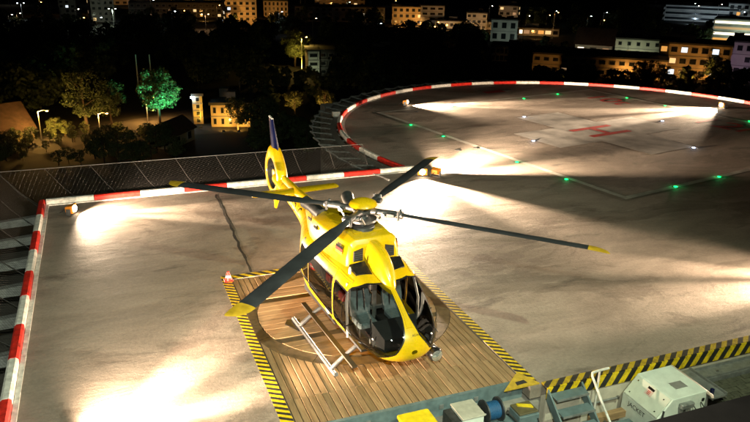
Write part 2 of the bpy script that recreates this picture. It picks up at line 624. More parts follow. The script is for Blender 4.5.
# ring round the circular pad: walkway, struts, net, scalloped rail
t = thing('ring_safety_net', 'curved catch net with scalloped rail round the circular pad', 'safety net')
mb = MB()
A0, A1 = R(60), a_end + R(2)
K = 90
for k in range(K):
    a, b_ = A0 + (A1 - A0) * k / K, A0 + (A1 - A0) * (k + 1) / K
    mb.add([ringpt(a, CR + .26, -.1), ringpt(b_, CR + .26, -.1), ringpt(b_, CR + .62, -.1), ringpt(a, CR + .62, -.1)], [(0, 1, 2, 3)])
    mb.add([ringpt(a, CR + .26, -.16), ringpt(b_, CR + .26, -.16), ringpt(b_, CR + .62, -.16), ringpt(a, CR + .62, -.16)], [(3, 2, 1, 0)])
mb.build('walkway', mat('steel_grating', (0.20, 0.19, 0.17), 0.6, 0.4, 0.4, 10, 0.3, 0, True), t, fix=False)
NS = 30
rail = MB()
for k in range(NS):
    a, b_ = A0 + (A1 - A0) * k / NS, A0 + (A1 - A0) * (k + 1) / NS
    m = MB()
    m.tube([ringpt(a, CR + .05, -.2), ringpt(a, CR + 1.72, 0.02)], 0.04, 5)
    m.build('strut', M_STEEL, t, True)
    pts = [ringpt(a + (b_ - a) * q / 6, CR + 1.75 - 0.16 * math.sin(PI * q / 6), 0.05 - .06 * math.sin(PI * q / 6)) for q in range(7)]
    rail.tube(pts, 0.045, 5)
rail.build('scalloped_rail', M_STEEL, t, True)
mb = MB()
n = 150
for k in range(n):
    a = A0 + (A1 - A0) * k / n
    for d in (0.02, -0.02):
        mb.tube([ringpt(a, CR + .6, -.12), ringpt(a + d * 1.3, CR + 1.6, 0.0)], 0.008, 3, False)
mb.build('net', M_NET, t, fix=False)
bx = MB().cbox((0, 0, .15), (.45, .3, .3), .03).build('junction_box', M_WHITE)
bx.location = ringpt(R(151), CR + .55, -.1)
tag(bx, 'small white box on the walkway outside the circular pad', 'junction box')

# ------------------------------------------------------------------ wooden parking platform
pf = thing('parking_platform', 'wooden plank parking platform with turntable under the helicopter', 'platform', (0, 0, 0))
TC = (5.58, 15.95)
TR = 2.78
base = MB()
base.box(WX0 + .01, WX1 - .01, 11.42, WY1 - .01, -.30, -.06)
base.build('base', mat('dark_frame', (0.03, 0.026, 0.022), 0.8), pf)
bev = 0.004
def plank(poly, z0, z1, material, parent=pf, name='plank'):
    # slightly chamfered top
    c = (sum(p[0] for p in poly) / len(poly), sum(p[1] for p in poly) / len(poly))
    top = [(x + (c[0] - x) * 0 + (0.006 if x < c[0] else -0.006), y + (0.006 if y < c[1] else -0.006)) for x, y in poly]
    m = MB().loft([[(x, y, z0) for x, y in poly], [(x, y, z1 - bev) for x, y in poly], [(x, y, z1) for x, y in top]])
    return m.build(name, material, parent)
random.seed(11)
NP = 33
pw = (WX1 - WX0 - .04) / NP
def circ_y(x, sgn):
    d = TR * TR - (x - TC[0]) ** 2
    return TC[1] + sgn * math.sqrt(d) if d > 0 else None
gap = 0.018
for i in range(NP):
    xa, xb = WX0 + .02 + i * pw + gap / 2, WX0 + .02 + (i + 1) * pw - gap / 2
    def dz():
        return -0.01 + random.uniform(-.007, .003)
    brk = 12.42 + random.uniform(-.01, .01)
    plank([(xa, 11.45), (xb, 11.45), (xb, brk - gap / 2), (xa, brk - gap / 2)], -.055, dz(), M_WOODY)
    ya, yb = circ_y(xa, -1), circ_y(xb, -1)
    if ya is None or yb is None:
        if abs((xa + xb) / 2 - TC[0]) > TR - .05:
            plank([(xa, brk + gap / 2), (xb, brk + gap / 2), (xb, 15.6), (xa, 15.6)], -.055, dz(), M_WOODY)
            plank([(xa, 15.61), (xb, 15.61), (xb, WY1 - .02), (xa, WY1 - .02)], -.055, dz(), M_WOODY)
        continue
    plank([(xa, brk + gap / 2), (xb, brk + gap / 2), (xb, yb - .015), (xa, ya - .015)], -.055, dz(), M_WOODY)
    plank([(xa, circ_y(xa, 1) + .015), (xb, circ_y(xb, 1) + .015), (xb, WY1 - .02), (xa, WY1 - .02)], -.055, dz(), M_WOODY)
# ring of the turntable: segments
RI = 2.42
M_RINGW = wood_mat('ring_wood', 'x')
ns = 20
for k in range(ns):
    a0, a1 = 2 * PI * k / ns + .003, 2 * PI * (k + 1) / ns - .003
    po = [(TC[0] + (TR - .01) * math.cos(a0 + (a1 - a0) * q / 5), TC[1] + (TR - .01) * math.sin(a0 + (a1 - a0) * q / 5)) for q in range(6)]
    pi_ = [(TC[0] + RI * math.cos(a0 + (a1 - a0) * q / 5), TC[1] + RI * math.sin(a0 + (a1 - a0) * q / 5)) for q in range(6)]
    MB().loft([[(x, y, -.055) for x, y in po + pi_[::-1]], [(x, y, -.024) for x, y in po + pi_[::-1]]]).build('ring_board', mat('ring_dark_wood', (0.16, 0.105, 0.06), 0.6, 0, 0.4, 6, .2, 0, True), pf)
# inner boards run crosswise, with two dark rail grooves
y = TC[1] - RI + .02
rows = []
while y < TC[1] + RI - .05:
    h = 0.235
    rows.append((y, min(y + h, TC[1] + RI - .02)))
    y += h + .012
for k, (ya, yb) in enumerate(rows):
    def hw_(yy):
        return math.sqrt(max(0.0004, (RI - .015) ** 2 - (yy - TC[1]) ** 2))
    groove = k in (5, 14)
    la, lb = hw_(ya), hw_(yb)
    plank([(TC[0] - la, ya), (TC[0] + la, ya), (TC[0] + lb, yb), (TC[0] - lb, yb)], -.055, -.03 if groove else -.012 + random.uniform(-.004, .003),
          mat('groove_board', (0.10, 0.07, 0.042), 0.7, 0, 0.3, 5, .2, 0, True) if groove else M_WOODX)
fr = MB()
fr.box(WX0 + .01, WX1 - .01, 11.36, 11.44, -.45, -.012)
fr.build('front_beam', M_GREYP, pf)

# hazard strips painted on the deck round the platform
hz = MB()
hz.box(WX0 - .27, WX0 - .01, 11.25, WY1, .001, .006)
hz.build('hazard_strip', stripes('hazard_side_left', (0.025, 0.024, 0.022), (0.72, 0.50, 0.01), 0.30, 1.6), deck)
hz = MB()
hz.box(WX1 + .01, WX1 + .27, 11.25, WY1, .001, .006)
hz.build('hazard_strip', stripes('hazard_side_right', (0.025, 0.024, 0.022), (0.72, 0.50, 0.01), 0.30, 1.6), deck)
hz = MB()
hz.box(WX0 - .27, WX1 + .27, WY1 + .012, WY1 + .27, .001, .006)
hz.build('hazard_strip', stripes('hazard_back', (0.025, 0.024, 0.022), (0.72, 0.50, 0.01), 0.34, 1.0), deck)
# front kerb right of the platform: painted top and face
kb = thing('front_kerb', 'yellow and black striped kerb along the front edge of the pad', 'kerb')
m = MB()
m.box(WX1 + .29, CX + CR, Y0 - .20, Y0 + .02, .004, .05)
m.build('kerb_top', M_HAZT, kb)
m = MB()
m.box(WX1 + .29, CX + CR, Y0 - .235, Y0 - .204, -.27, .046)
m.build('kerb_face', M_HAZV, kb)
fwall = MB()
fwall.box(WX1 + .29, CX + CR, Y0 - .19, Y0 - .02, -2.2, -.275)
struct(fwall.build('pit_wall', M_BEIGE))
kb2 = MB()
kb2.box(X0, WX0 - .02, Y0 - .25, Y0 - .02, -2.2, -.01)
struct(kb2.build('front_wall', M_CONC))
flo = MB()
flo.box(-6, CX + CR, 2.0, Y0 - .24, -2.3, -1.7)
flo.box(WX0, WX1 + .28, Y0 - .24, 11.4, -2.3, -1.7)
struct(flo.build('pit_floor', mat('pit_concrete', (0.10, 0.10, 0.09), 0.8, 0, 0.4, 2, .2, 0, True)))

# ------------------------------------------------------------------ floodlights
def floodlight(label, loc, aim, color, power, cone=70, group=None, blend=1.0, tilt=0.0, streaks=()):
    az = math.atan2(aim[1], aim[0])
    t = thing('floodlight', label, 'floodlight', loc, az, 'low floodlights on the pad edge')
    m = MB()
    m.loft([[(-.16, -.14, .12), (-.16, .14, .12), (-.16, .14, .30), (-.16, -.14, .30)], [(.06, -.2, .08), (.06, .2, .08), (.06, .2, .36), (.06, -.2, .36)],
            [(.12, -.2, .08), (.12, .2, .08), (.12, .2, .36), (.12, -.2, .36)]])
    m.build('housing', M_ORANGE, t)
    m = MB()
    m.lathe([(.13, .121), (.125, .145), (.10, .175), (.05, .195), (.005, .20)], 18, (0, 0, .22), 'x')
    m.build('lens', emit('flood_lens', (1, .86, .62), 30), t, True)
    m = MB()
    m.box(-.1, .05, -.24, -.215, 0, .25)
    m.box(-.1, .05, .215, .24, 0, .25)
    m.box(-.12, .07, -.24, .24, 0.002, .03)
    m.build('bracket', M_DKMETAL, t)
    m = MB()
    m.tube([(-.16, 0, .2), (-.3, .02, .15), (-.45, .05, .02)], .015, 6)
    m.build('cable', M_RUB, t, True)
    lamp('flood_beam', 'SPOT', (.30, 0, .26), color, power, t, 0.09, (1, 0, tilt), cone, blend)
    for ang, cn, pw_ in streaks:
        lamp('flood_streak', 'SPOT', (.30, .02, .30), color, pw_, t, 0.08, (math.cos(R(ang)), math.sin(R(ang)), -.03), cn * 1.25, 1.0)
    return t
WARM = (1.0, 0.74, 0.50)
FL = 'orange floodlight '
floodlight(FL + 'at the far left corner of the pad', (-1.5, 26.15, .0), (1, -.35), WARM, 9500, 165, streaks=[(10, 16, 26000), (-4, 14, 22000)])
floodlight(FL + 'at the junction, facing the helicopter', (12.75, 26.6, 0), (-.34, -1), WARM, 19000, 100, None, .9, streaks=[(36, 24, 52000), (-22, 24, 30000)])
floodlight(FL + 'at the junction, facing the circular pad', (13.35, 26.45, 0), (1, .75), WARM, 30000, 90, None, .8, streaks=[(-44, 24, 85000), (-4, 34, 85000)])
floodlight(FL + 'at the far left rim of the circular pad', (18.5, 41.6, 0), (1, -.55), WARM, 34000, 100, streaks=[(20, 12, 110000), (8, 14, 70000)])
floodlight(FL + 'at the far right rim of the circular pad', (38.9, 34.9, 0), (-1, -.02), WARM, 34000, 80, streaks=[(7, 13, 110000), (-10, 14, 110000)])
floodlight(FL + 'near the lower left corner of the pad', (-1.2, 12.0, 0), (.74, .66), WARM, 10500, 140, streaks=[(4, 26, 26000), (-30, 18, 20000)])

floodlight(FL + 'beyond the right edge of the picture on the front kerb', (21.0, 12.6, 0), (-1, .30), WARM, 11000, 110, streaks=[(10, 20, 40000), (-12, 16, 30000)])
# masts with floodlights on the building the picture is taken from
def mast(label, loc, target, color, power, cone):
    t = thing('light_mast', label, 'light mast', loc, 0, 'light masts of the hospital roof')
    MB().lathe([(.16, 0), (.14, .3), (.08, .35), (.07, 8)], 12).build('pole', M_STEEL, t, True)
    d = (Vector(target) - Vector(loc) - Vector((0, 0, 8))).normalized()
    hd = MB().cbox((0, 0, 8.1), (.6, .4, .25), .03).build('housing', M_DKMETAL, t)
    lamp('mast_beam', 'SPOT', tuple(Vector((0, 0, 7.9)) + d * .6), color, power, t, 0.12, d, cone, 0.8)
mast('tall light mast standing left behind the viewpoint', (-2.2, -4.2, 6.0), (2.0, 16.5, 0), (0.92, 1.0, 0.76), 19500, 62)
mast('tall light mast standing right behind the viewpoint', (8.5, 1.0, 6.0), (8.6, 12.0, -.5), (0.86, 1.0, 0.66), 8500, 82)
ter = MB()
ter.box(-9, 14, -12, 2.4, GZ, 6.0)
struct(ter.build('viewing_terrace', M_CONC))
pb = MB()
pb.loft([[(x, 2.10, 6.002), (x, 2.40, 6.002), (x, 2.48, 6.40), (x, 2.48, 6.47), (x, 2.46, 6.50), (x, 2.06, 6.50), (x, 2.04, 6.40)] for x in (-9, 14)])
tag(pb.build('parapet', mat('dark_maroon_coping', (.006, .003, .003), .7)), 'dark maroon parapet edge cutting across the lower right corner', 'parapet')

# ------------------------------------------------------------------ pad lights
G_EM = emit('green_lamp', (0.0, 1.0, 0.12), 7)
W_EM = emit('white_lamp', (0.6, 0.7, 1.0), 12)
def pad_light(u, v, kind, label, group):
    t = thing('pad_light', label, 'pad light', loc2w(u, v, 0.004), TH, group)
    MB().lathe([(.17, 0), (.16, .004), (.10, .007), (.09, .009)], 16).build('base', M_DKMETAL, t, True)
    MB().lathe([(.085, .009), (.075, .018), (.045, .025), (.01, .027)], 14).build('lens', {'g': G_EM, 'w': W_EM, 'x': M_DKMETAL}[kind], t, True)
    if kind != 'x':
        lamp('lamp_glow', 'POINT', (0, 0, .14), (0.05, 1, .25) if kind == 'g' else (.7, .8, 1), 2.2 if kind == 'g' else 2.5, t, .05)
side = [-6.3, -3.15, 3.15, 6.3]
lit = [(-9.7, 5.6), (-9.7, 2.5), (-9.7, -3.3), (-9.7, -6.45), (-6.3, -9.5), (-3.2, -9.5), (-4.1, 8.9), (2.2, 8.9), (5.7, 9.1), (9.2, 5.8), (9.2, 2.6), (9.7, -3.1)]
gl_names = ['second of the left side line, farthest from the helicopter', 'left side line, next to the far corner light', 'left side line just right of the junction floodlights', 'left side line, nearest to the front corner', 'front side line, nearest to the front corner', 'front side line, second from the front corner', 'back side line near the far left floodlight', 'back side line above the red H, left of two', 'back side line nearest to the top corner', 'right side line nearest to the top corner', 'right side line in the beam of the right floodlight', 'right side line at the right edge of the picture']
for (u, v), s in zip(lit, gl_names):
    pad_light(u, v, 'g', 'green lit lamp on the ' + s, 'green lamps of the landing square')
for (u, v), s in zip([(-2.1, 4.3), (-6.0, -.55), (4.8, -.5), (10.4, -.3), (.55, -5.6)], ['far left end of the cross', 'near left end of the cross', 'right far end of the cross', 'pad under the right floodlight', 'near right end of the cross']):
    pad_light(u, v, 'w', 'white lit lamp at the ' + s, 'white lamps round the red H')
for (u, v), s in zip([(-7.2, 8.6), (-9.7, -.3), (-10.8, -.2)], ['far side line of the square', 'left side line in the bright beam', 'outside the left side line in the bright beam']):
    pad_light(u, v, 'x', 'dark unlit lamp on the ' + s, 'unlit pad lamps')

# ------------------------------------------------------------------ helicopter
HELI = thing('helicopter', 'yellow rescue helicopter with four dark rotor blades parked on the wooden platform', 'helicopter', (5.47, 14.56, -0.005), math.atan2(-.997, .072))
STN = [(2.76, .94, 1.04, .07, 2.0), (2.71, .80, 1.20, .34, 2.1), (2.56, .68, 1.39, .58, 2.2), (2.32, .60, 1.58, .77, 2.3), (1.95, .56, 1.82, .89, 2.45),
       (1.55, .53, 2.04, .95, 2.7), (1.10, .52, 2.21, .98, 3.0), (.6, .51, 2.30, .98, 3.4), (0, .51, 2.33, .99, 3.6), (-1.3, .53, 2.33, .98, 3.5),
       (-1.9, .62, 2.33, .92, 3.1), (-2.4, .88, 2.32, .75, 2.7), (-2.9, 1.28, 2.31, .54, 2.4), (-3.4, 1.58, 2.30, .39, 2.15), (-4.2, 1.74, 2.31, .32, 2.05), (-6.7, 2.02, 2.40, .17, 2.0)]
def hermite(tab, x):
    # tab ordered by descending x; monotone-ish cubic
    k = 0
    while k < len(tab) - 2 and x < tab[k + 1][0]:
        k += 1
    a, b = tab[k], tab[k + 1]
    h = b[0] - a[0]
    s = min(1, max(0, (x - a[0]) / h))
    o = []
    for c in range(1, len(a)):
        d = (b[c] - a[c]) / h
        p = tab[k - 1] if k > 0 else None
        q = tab[k + 2] if k + 2 < len(tab) else None
        def tang(d0, d1):
            return 0.0 if d0 * d1 <= 0 else 2 * d0 * d1 / (d0 + d1)
        m0 = tang((a[c] - p[c]) / (a[0] - p[0]), d) if p else d
        m1 = tang(d, (q[c] - b[c]) / (q[0] - b[0])) if q else d
        o.append((2 * s ** 3 - 3 * s * s + 1) * a[c] + (s ** 3 - 2 * s * s + s) * h * m0 + (-2 * s ** 3 + 3 * s * s) * b[c] + (s ** 3 - s * s) * h * m1)
    return o
_cache = {}
def surf(u, t):
    key = round(u, 6)
    if key not in _cache:
        _cache[key] = hermite(STN, u)
    zb, zt, w_, n = _cache[key]
    c, s = math.cos(t), math.sin(t)
    return Vector((u, w_ * math.copysign(abs(c) ** (2 / n), c), (zb + zt) / 2 + (zt - zb) / 2 * math.copysign(abs(s) ** (2 / n), s)))
def snorm(u, t):
    e = 1e-3
    u1, u2 = min(2.759, u + e), max(-6.699, u - e)
    a = surf(u1, t) - surf(u2, t)
    b = surf(u, t + e) - surf(u, t - e)
    n = a.cross(b)
    if n.length < 1e-12:
        return Vector((1, 0, 0))
    n.normalize()
    p = surf(u, t)
    if n.dot(Vector((0.0 if u < 2.5 else .3, p.y, p.z - sum(_cache[round(u, 6)][:2]) / 2))) < 0:
        n = -n
    return n
us = [2.76 - 0.0 + 0 for _ in range(1)]
u = 2.76
while u > -6.7:
    us.append(max(u, -6.7))
    u -= 0.02 if u > 2.5 else (0.05 if u > -2.6 else 0.2)
us.append(-6.7)
us = sorted(set(us), reverse=True)
NT = 96
TRI = []
for k in range(len(us) - 1):
    for i in range(NT):
        # half-step so that y = 0 and the sides fall on grid lines
        t0, t1 = -PI / 2 + 2 * PI * i / NT, -PI / 2 + 2 * PI * (i + 1) / NT
        a, b, c, d = (us[k], t0), (us[k], t1), (us[k + 1], t1), (us[k + 1], t0)
        TRI += [(a, b, c), (a, c, d)]
def cut(tris, f):
    """split parameter-space triangles along f = 0: (inside f < 0, outside)"""
    val = {}
    def F(p):
        k = (round(p[0], 6), round(p[1], 6))
        if k not in val:
            val[k] = f(surf(*p))
        return val[k]
    ins, out = [], []
    for tr in tris:
        v = [F(p) for p in tr]
        neg = [x < 0 for x in v]
        if all(neg):
            ins.append(tr)
        elif not any(neg):
            out.append(tr)
        else:
            k = [i for i in range(3) if neg.count(neg[i]) == 1 or neg.count(neg[i]) == 1]
            i = [i for i in range(3) if neg.count(neg[i]) == 1][0]
            a, b, c = tr[i], tr[(i + 1) % 3], tr[(i + 2) % 3]
            va, vb, vc = v[i], v[(i + 1) % 3], v[(i + 2) % 3]
            def L(p, q, x, y):
                s = x / (x - y)
                s = min(.999, max(.001, s))
                return (p[0] + (q[0] - p[0]) * s, p[1] + (q[1] - p[1]) * s)
            ab, ac = L(a, b, va, vb), L(a, c, va, vc)
            one, two = [(a, ab, ac)], [(ab, b, c), (ab, c, ac)]
            if neg[i]:
                ins += one
                out += two
            else:
                out += one
                ins += two
    return ins, out
def skin(name, tris, material, parent, off=0.0):
    idx, vs_, fs_ = {}, [], []
    for tr in tris:
        q = []
        for p in tr:
            k = (round(p[0], 5), round(p[1] % (2 * PI), 5))
            if k not in idx:
                idx[k] = len(vs_)
                pt = surf(*p)
                if off:
                    pt = pt + snorm(*p) * off
                vs_.append(tuple(pt))
            q.append(idx[k])
        if len(set(q)) == 3:
            fs_.append(tuple(q))
    m = bpy.data.meshes.new(name)
    m.from_pydata(vs_, [], fs_)
    m.update()
    bm = bmesh.new()
    bm.from_mesh(m)
    bmesh.ops.recalc_face_normals(bm, faces=bm.faces)
    bm.to_mesh(m)
    bm.free()
    return link(name, m, material, parent, R(60))
def rpoly(pts, r):
    """signed distance to a polygon shrunk by r, minus r: rounded corners"""
    n = len(pts)
    area = sum(pts[i][0] * pts[(i + 1) % n][1] - pts[(i + 1) % n][0] * pts[i][1] for i in range(n))
    if area < 0:
        pts = pts[::-1]
    def f(x, y):
        d = 1e9
        inside = True
        for i in range(n):
            (ax, ay), (bx, by) = pts[i], pts[(i + 1) % n]
            ex, ey = bx - ax, by - ay
            wx, wy = x - ax, y - ay
            s = min(1, max(0, (wx * ex + wy * ey) / (ex * ex + ey * ey)))
            dx, dy = wx - ex * s, wy - ey * s
            d = min(d, dx * dx + dy * dy)
            c1, c2, c3 = y >= ay, y < by, ex * wy > ey * wx
            if (c1 and c2 and c3) or (not c1 and not c2 and not c3):
                inside = not inside
        d = math.sqrt(d)
        return (d if inside else -d) - r if not inside else -d - r if False else (-d if not inside else d) - r
    # the parity flag starts True = outside, so flip it here
    def g(x, y):
        d = 1e9
        s_in = False
        j = n - 1
        for i in range(n):
            (ax, ay), (bx, by) = pts[i], pts[j]
            ex, ey = bx - ax, by - ay
            wx, wy = x - ax, y - ay
            s = min(1, max(0, (wx * ex + wy * ey) / (ex * ex + ey * ey)))
            d = min(d, (wx - ex * s) ** 2 + (wy - ey * s) ** 2)
            if (ay > y) != (by > y) and x < (bx - ax) * (y - ay) / (by - ay) + ax:
                s_in = not s_in
            j = i
        d = math.sqrt(d)
        return (-d if s_in else d) - r
    return g
KD = 0.026
def front(poly, r, sgn, x_min=0.75):
    g = rpoly([(a * KD, z) for a, z in poly], r)
    def f(p):
        if p.y * sgn < -1e-6 or p.x < x_min:
            return 1.0
        return g(math.degrees(math.atan2(abs(p.y), p.x - 0.6)) * KD, p.z)
    return f
def side_(poly, r, sgn):
    g = rpoly(poly, r)
    def f(p):
        if p.y * sgn < .25:
            return 1.0
        return g(p.x, p.z)
    return f
WS = [(3.6, 2.06), (3.8, 1.60), (6.0, 1.30), (12, .99), (21, .81), (46, .72), (62, .84), (66, 1.25), (64, 1.66), (54, 1.95), (35, 2.06)]
CHIN = [(24, .675), (36, .625), (50, .63), (56, .65), (44, .66), (34, .69)]
body = TRI
parts = []
SD = {}
for sgn, nm in ((-1, 'starboard'), (1, 'port')):
    ins, body = cut(body, front(WS, .03, sgn))
    rimo, _ = None, None
    rim, pane = cut(ins, lambda p, f=front(WS, .03, sgn): -(f(p) + .022))
    rim2 = rim
    pane = pane
    parts.append(('windshield', pane, M_GLASS, -.004))
    parts.append(('windshield_frame', rim, M_BLACKP, .004))
    ins, body = cut(body, front(CHIN, .015, sgn))
    parts.append(('chin_window', ins, M_BLACKP, .002))
    # doors: cut from the shell, each with its window
    DR = [(.52, .64), (1.30, .66), (1.42, .95), (1.28, 1.45), (1.10, 2.05), (.55, 2.12)]
    SL = [(-1.12, .64), (.46, .64), (.46, 2.12), (-1.12, 2.12)]
    FWN = [(.58, .98), (1.30, .93), (1.36, 1.02), (1.24, 1.48), (1.12, 1.84), (.60, 1.90)]
    SWN = [(-1.05, 1.06), (.40, .99), (.40, 1.91), (-1.05, 1.91)]
    RWN = [(-1.92, 1.30), (-1.22, 1.14), (-1.22, 1.91), (-1.84, 1.91)]
    for nm_, D, Wn in (('cockpit_door', DR, FWN), ('sliding_door', SL, SWN), (None, None, RWN)):
        if D:
            door, body = cut(body, side_(D, .03, sgn))
        else:
            door = body
        win, rest = cut(door, side_(Wn, .05, sgn))
        fr_, pane = cut(win, lambda p, f=side_(Wn, .05, sgn): -(f(p) + .03))
        if D:
            SD[(nm_, sgn)] = (rest, fr_, pane)
        else:
            body = rest
            parts.append(('rear_window', pane, M_SGLASS, -.004))
            parts.append(('window_frame', fr_, M_BLACKP, .003))
skin('fuselage', body, M_YEL, HELI)
for nm_, tr, mt, off in parts:
    skin(nm_, tr, mt, HELI, off)
for (nm_, sgn), (rest, fr_, pane) in SD.items():
    d = skin(nm_, rest, M_YEL, HELI, .007)
    skin('window_frame', fr_, M_BLACKP, d, .010)
    skin('window_pane', pane, M_SGLASS, d, .002)
    hx = .62 if nm_ == 'cockpit_door' else .33
    hz_ = 0.9
    MB().cbox((hx + .05, sgn * 1.0, hz_), (.16, .03, .04)).build('handle', M_BLACKP, d)
# panel seams and door outlines: thin dark gaskets on the skin
def seam(pts, parent=HELI, r=.005):
    MB().tube(pts, r, 5).build('panel_seam', M_RUB, parent)
for x in (-1.98, -2.95, -4.55, -5.7):
    seam([surf(x, -PI / 2 + 2 * PI * k / 40) for k in range(41)])
def side_pt(x, z, s, off=.008):
    zb, zt, w_, n = hermite(STN, x)
    q = min(1, abs((z - (zb + zt) / 2) / ((zt - zb) / 2)))
    return (x, s * (w_ * (1 - q ** n) ** (1 / n) + off), z)
for s in (-1, 1):
    for D in (DR, SL):
        P = []
        for (xa, za), (xb, zb_) in zip(D, D[1:] + D[:1]):
            for k in range(8):
                P.append(side_pt(xa + (xb - xa) * k / 8, za + (zb_ - za) * k / 8, s))
        seam(P + P[:1])
    seam([side_pt(-1.9 + 4.3 * k / 40, .60 + (.02 if k < 30 else .004 * (k - 30)), s) for k in range(41)], HELI, .004)
    # step rail under the sliding door and door track above it
    MB().tube([side_pt(-2.0 + 1.5 * k / 10, 1.12, s, .012) for k in range(11)], .014, 6).build('door_track', M_DKMETAL, HELI, True)
# interior
ic = MB()
ic.box(-1.7, 1.75, -.80, .80, .62, .68)
ic.build('cabin_floor', M_DARKI, HELI)
ic = MB()
ic.box(-1.75, -1.7, -.86, .86, .68, 2.1)
ic.build('rear_bulkhead', mat('cabin_grey', (.16, .16, .16), .7), HELI)
ic = MB()
for s in (-1, 1):
    MB().box(-1.68, .45, min(s * .84, s * .9), max(s * .84, s * .9), .68, .96).build('cabin_lining', M_DARKI, HELI)
ic = MB()
ic.loft([[(2.15, -.42, .75), (2.15, .42, .75), (2.15, .42, 1.05), (2.15, -.42, 1.05)], [(1.78, -.55, .72), (1.78, .55, .72), (1.74, .55, 1.32), (1.74, -.55, 1.32)]])
ic.build('instrument_panel', M_DARKI, HELI)
scr = MB()
for yy in (-.42, -.15, .15, .42):
    scr.add([(1.735, yy - .11, 1.02), (1.735, yy + .11, 1.02), (1.728, yy + .11, 1.24), (1.728, yy - .11, 1.24)], [(0, 1, 2, 3)])
scr.build('display', mat('display_dark', (.02, .03, .04), .15), HELI)
ic = MB()
ic.cbox((1.35, 0, .86), (.75, .2, .36), .02)
ic.build('centre_console', M_DARKI, HELI)
def seat(y, x, material, parent_name='pilot_seat'):
    m = MB()
    m.cbox((x, y, 1.0), (.5, .48, .14), .04)
    bk = [[(x - .2, y - .23, 1.05), (x - .2, y + .23, 1.05), (x - .31, y + .23, 1.05), (x - .31, y - .23, 1.05)],
          [(x - .27, y - .25, 1.4), (x - .27, y + .25, 1.4), (x - .38, y + .25, 1.4), (x - .38, y - .25, 1.4)],
          [(x - .33, y - .22, 1.72), (x - .33, y + .22, 1.72), (x - .43, y + .22, 1.72), (x - .43, y - .22, 1.72)],
          [(x - .35, y - .13, 1.90), (x - .35, y + .13, 1.90), (x - .43, y + .13, 1.90), (x - .43, y - .13, 1.90)]]
    m.loft(bk)
    s = m.build(parent_name, material, HELI)
    l = MB()
    l.box(x - .2, x + .2, y - .2, y + .2, .68, .93)
    l.build('seat_base', M_DARKI, s)
    b = MB()
    for q in (-.09, .09):
        b.tube([(x - .24, y + q, 1.08), (x - .25, y + q, 1.4), (x - .31, y + q * .8, 1.7)], .022, 5)
    b.build('seat_belt', M_BLACKP, s)
seat(-.42, 1.1, M_SEAT)
seat(.42, 1.1, M_SEAT)
seat(-.35, -.9, M_DARKI, 'cabin_seat')
seat(.35, -.9, M_DARKI, 'cabin_seat')
for yy in (-.42, .42):
    MB().tube([(1.42, yy, .70), (1.45, yy, .95), (1.40, yy, 1.12), (1.43, yy, 1.22)], .018, 6).build('control_stick', M_BLACKP, HELI, True)
    for q in (-.1, .1):
        MB().cbox((1.68, yy + q, .80), (.06, .09, .14), .01).build('pedal', M_STEEL, HELI)
MB().cbox((1.05, 0, 2.10), (.5, .3, .10), .02).build('overhead_console', M_DARKI, HELI)
for s in (-1, 1):
    MB().tube([(1.22, s * .90, .75), (1.20, s * .92, 1.4), (1.02, s * .84, 2.02)], .03, 6).build('door_post', M_STEEL, HELI, True)
# medical rack and bags behind the seats, seen through the side windows
rk = MB()
for z in (1.0, 1.35, 1.7):
    rk.box(-.2, .5, .05, .16, z, z + .03)
for xx in (-.2, .48):
    rk.box(xx, xx + .03, .05, .16, .68, 1.9)
rk.build('equipment_rack', M_STEEL, HELI)
for (x, y, z, mt) in ((-.35, -.45, .95, M_RED), (.15, -.55, 1.25, M_RED), (-.1, -.5, .85, M_STEEL), (.25, .0, 1.15, M_SEAT), (.3, .12, 1.5, M_STEEL), (-.55, -.6, 1.45, M_RED)):
    MB().cbox((x, y, z), (.26, .2, .22), .03).build('equipment_bag', mt, HELI)
st = MB()
st.cbox((-.35, .25, .95), (1.7, .5, .12), .04)
st.build('stretcher', M_STEEL, HELI)

# hump fairing between the intakes, running down into the windshield post
def sec(x, w_, z0, z1, n, k=18):
    l = []
    for i in range(k):
        a = PI * i / (k - 1)
        c, s = math.cos(a), math.sin(a)
        l.append((x, w_ * math.copysign(abs(c) ** (2 / n), c), z0 + (z1 - z0) * abs(s) ** (2 / n)))
    return l
HT = [(.40, .25, 2.80, 2.6), (.8, .255, 2.78, 2.6), (1.05, .25, 2.69, 2.5), (1.25, .235, 2.57, 2.4), (1.43, .195, 2.40, 2.3), (1.57, .13, 2.22, 2.1), (1.68, .05, 2.02, 2.0)]
HT = sorted(HT)
lo = []
for (x, w_, zt, n) in HT:
    zsurf = hermite(STN, x)[1]
    lo.append(sec(x, w_, zsurf - .10, zt, n))
MB().loft(lo).build('intake_fairing', M_YEL, HELI, R(50))
# windshield centre post: raised strip that widens at the nose
post = MB()
lo = []
for x, hw_ in ((1.52, .05), (1.7, .048), (1.9, .045), (2.05, .045), (2.2, .05), (2.35, .065), (2.5, .10)):
    z = hermite(STN, x)[1]
    lo.append([(x, -hw_, z - .03), (x, -hw_ * .7, z + .018), (x, hw_ * .7, z + .018), (x, hw_, z - .03)])
post.loft(lo)
post.build('centre_post', M_YEL, HELI, R(40))
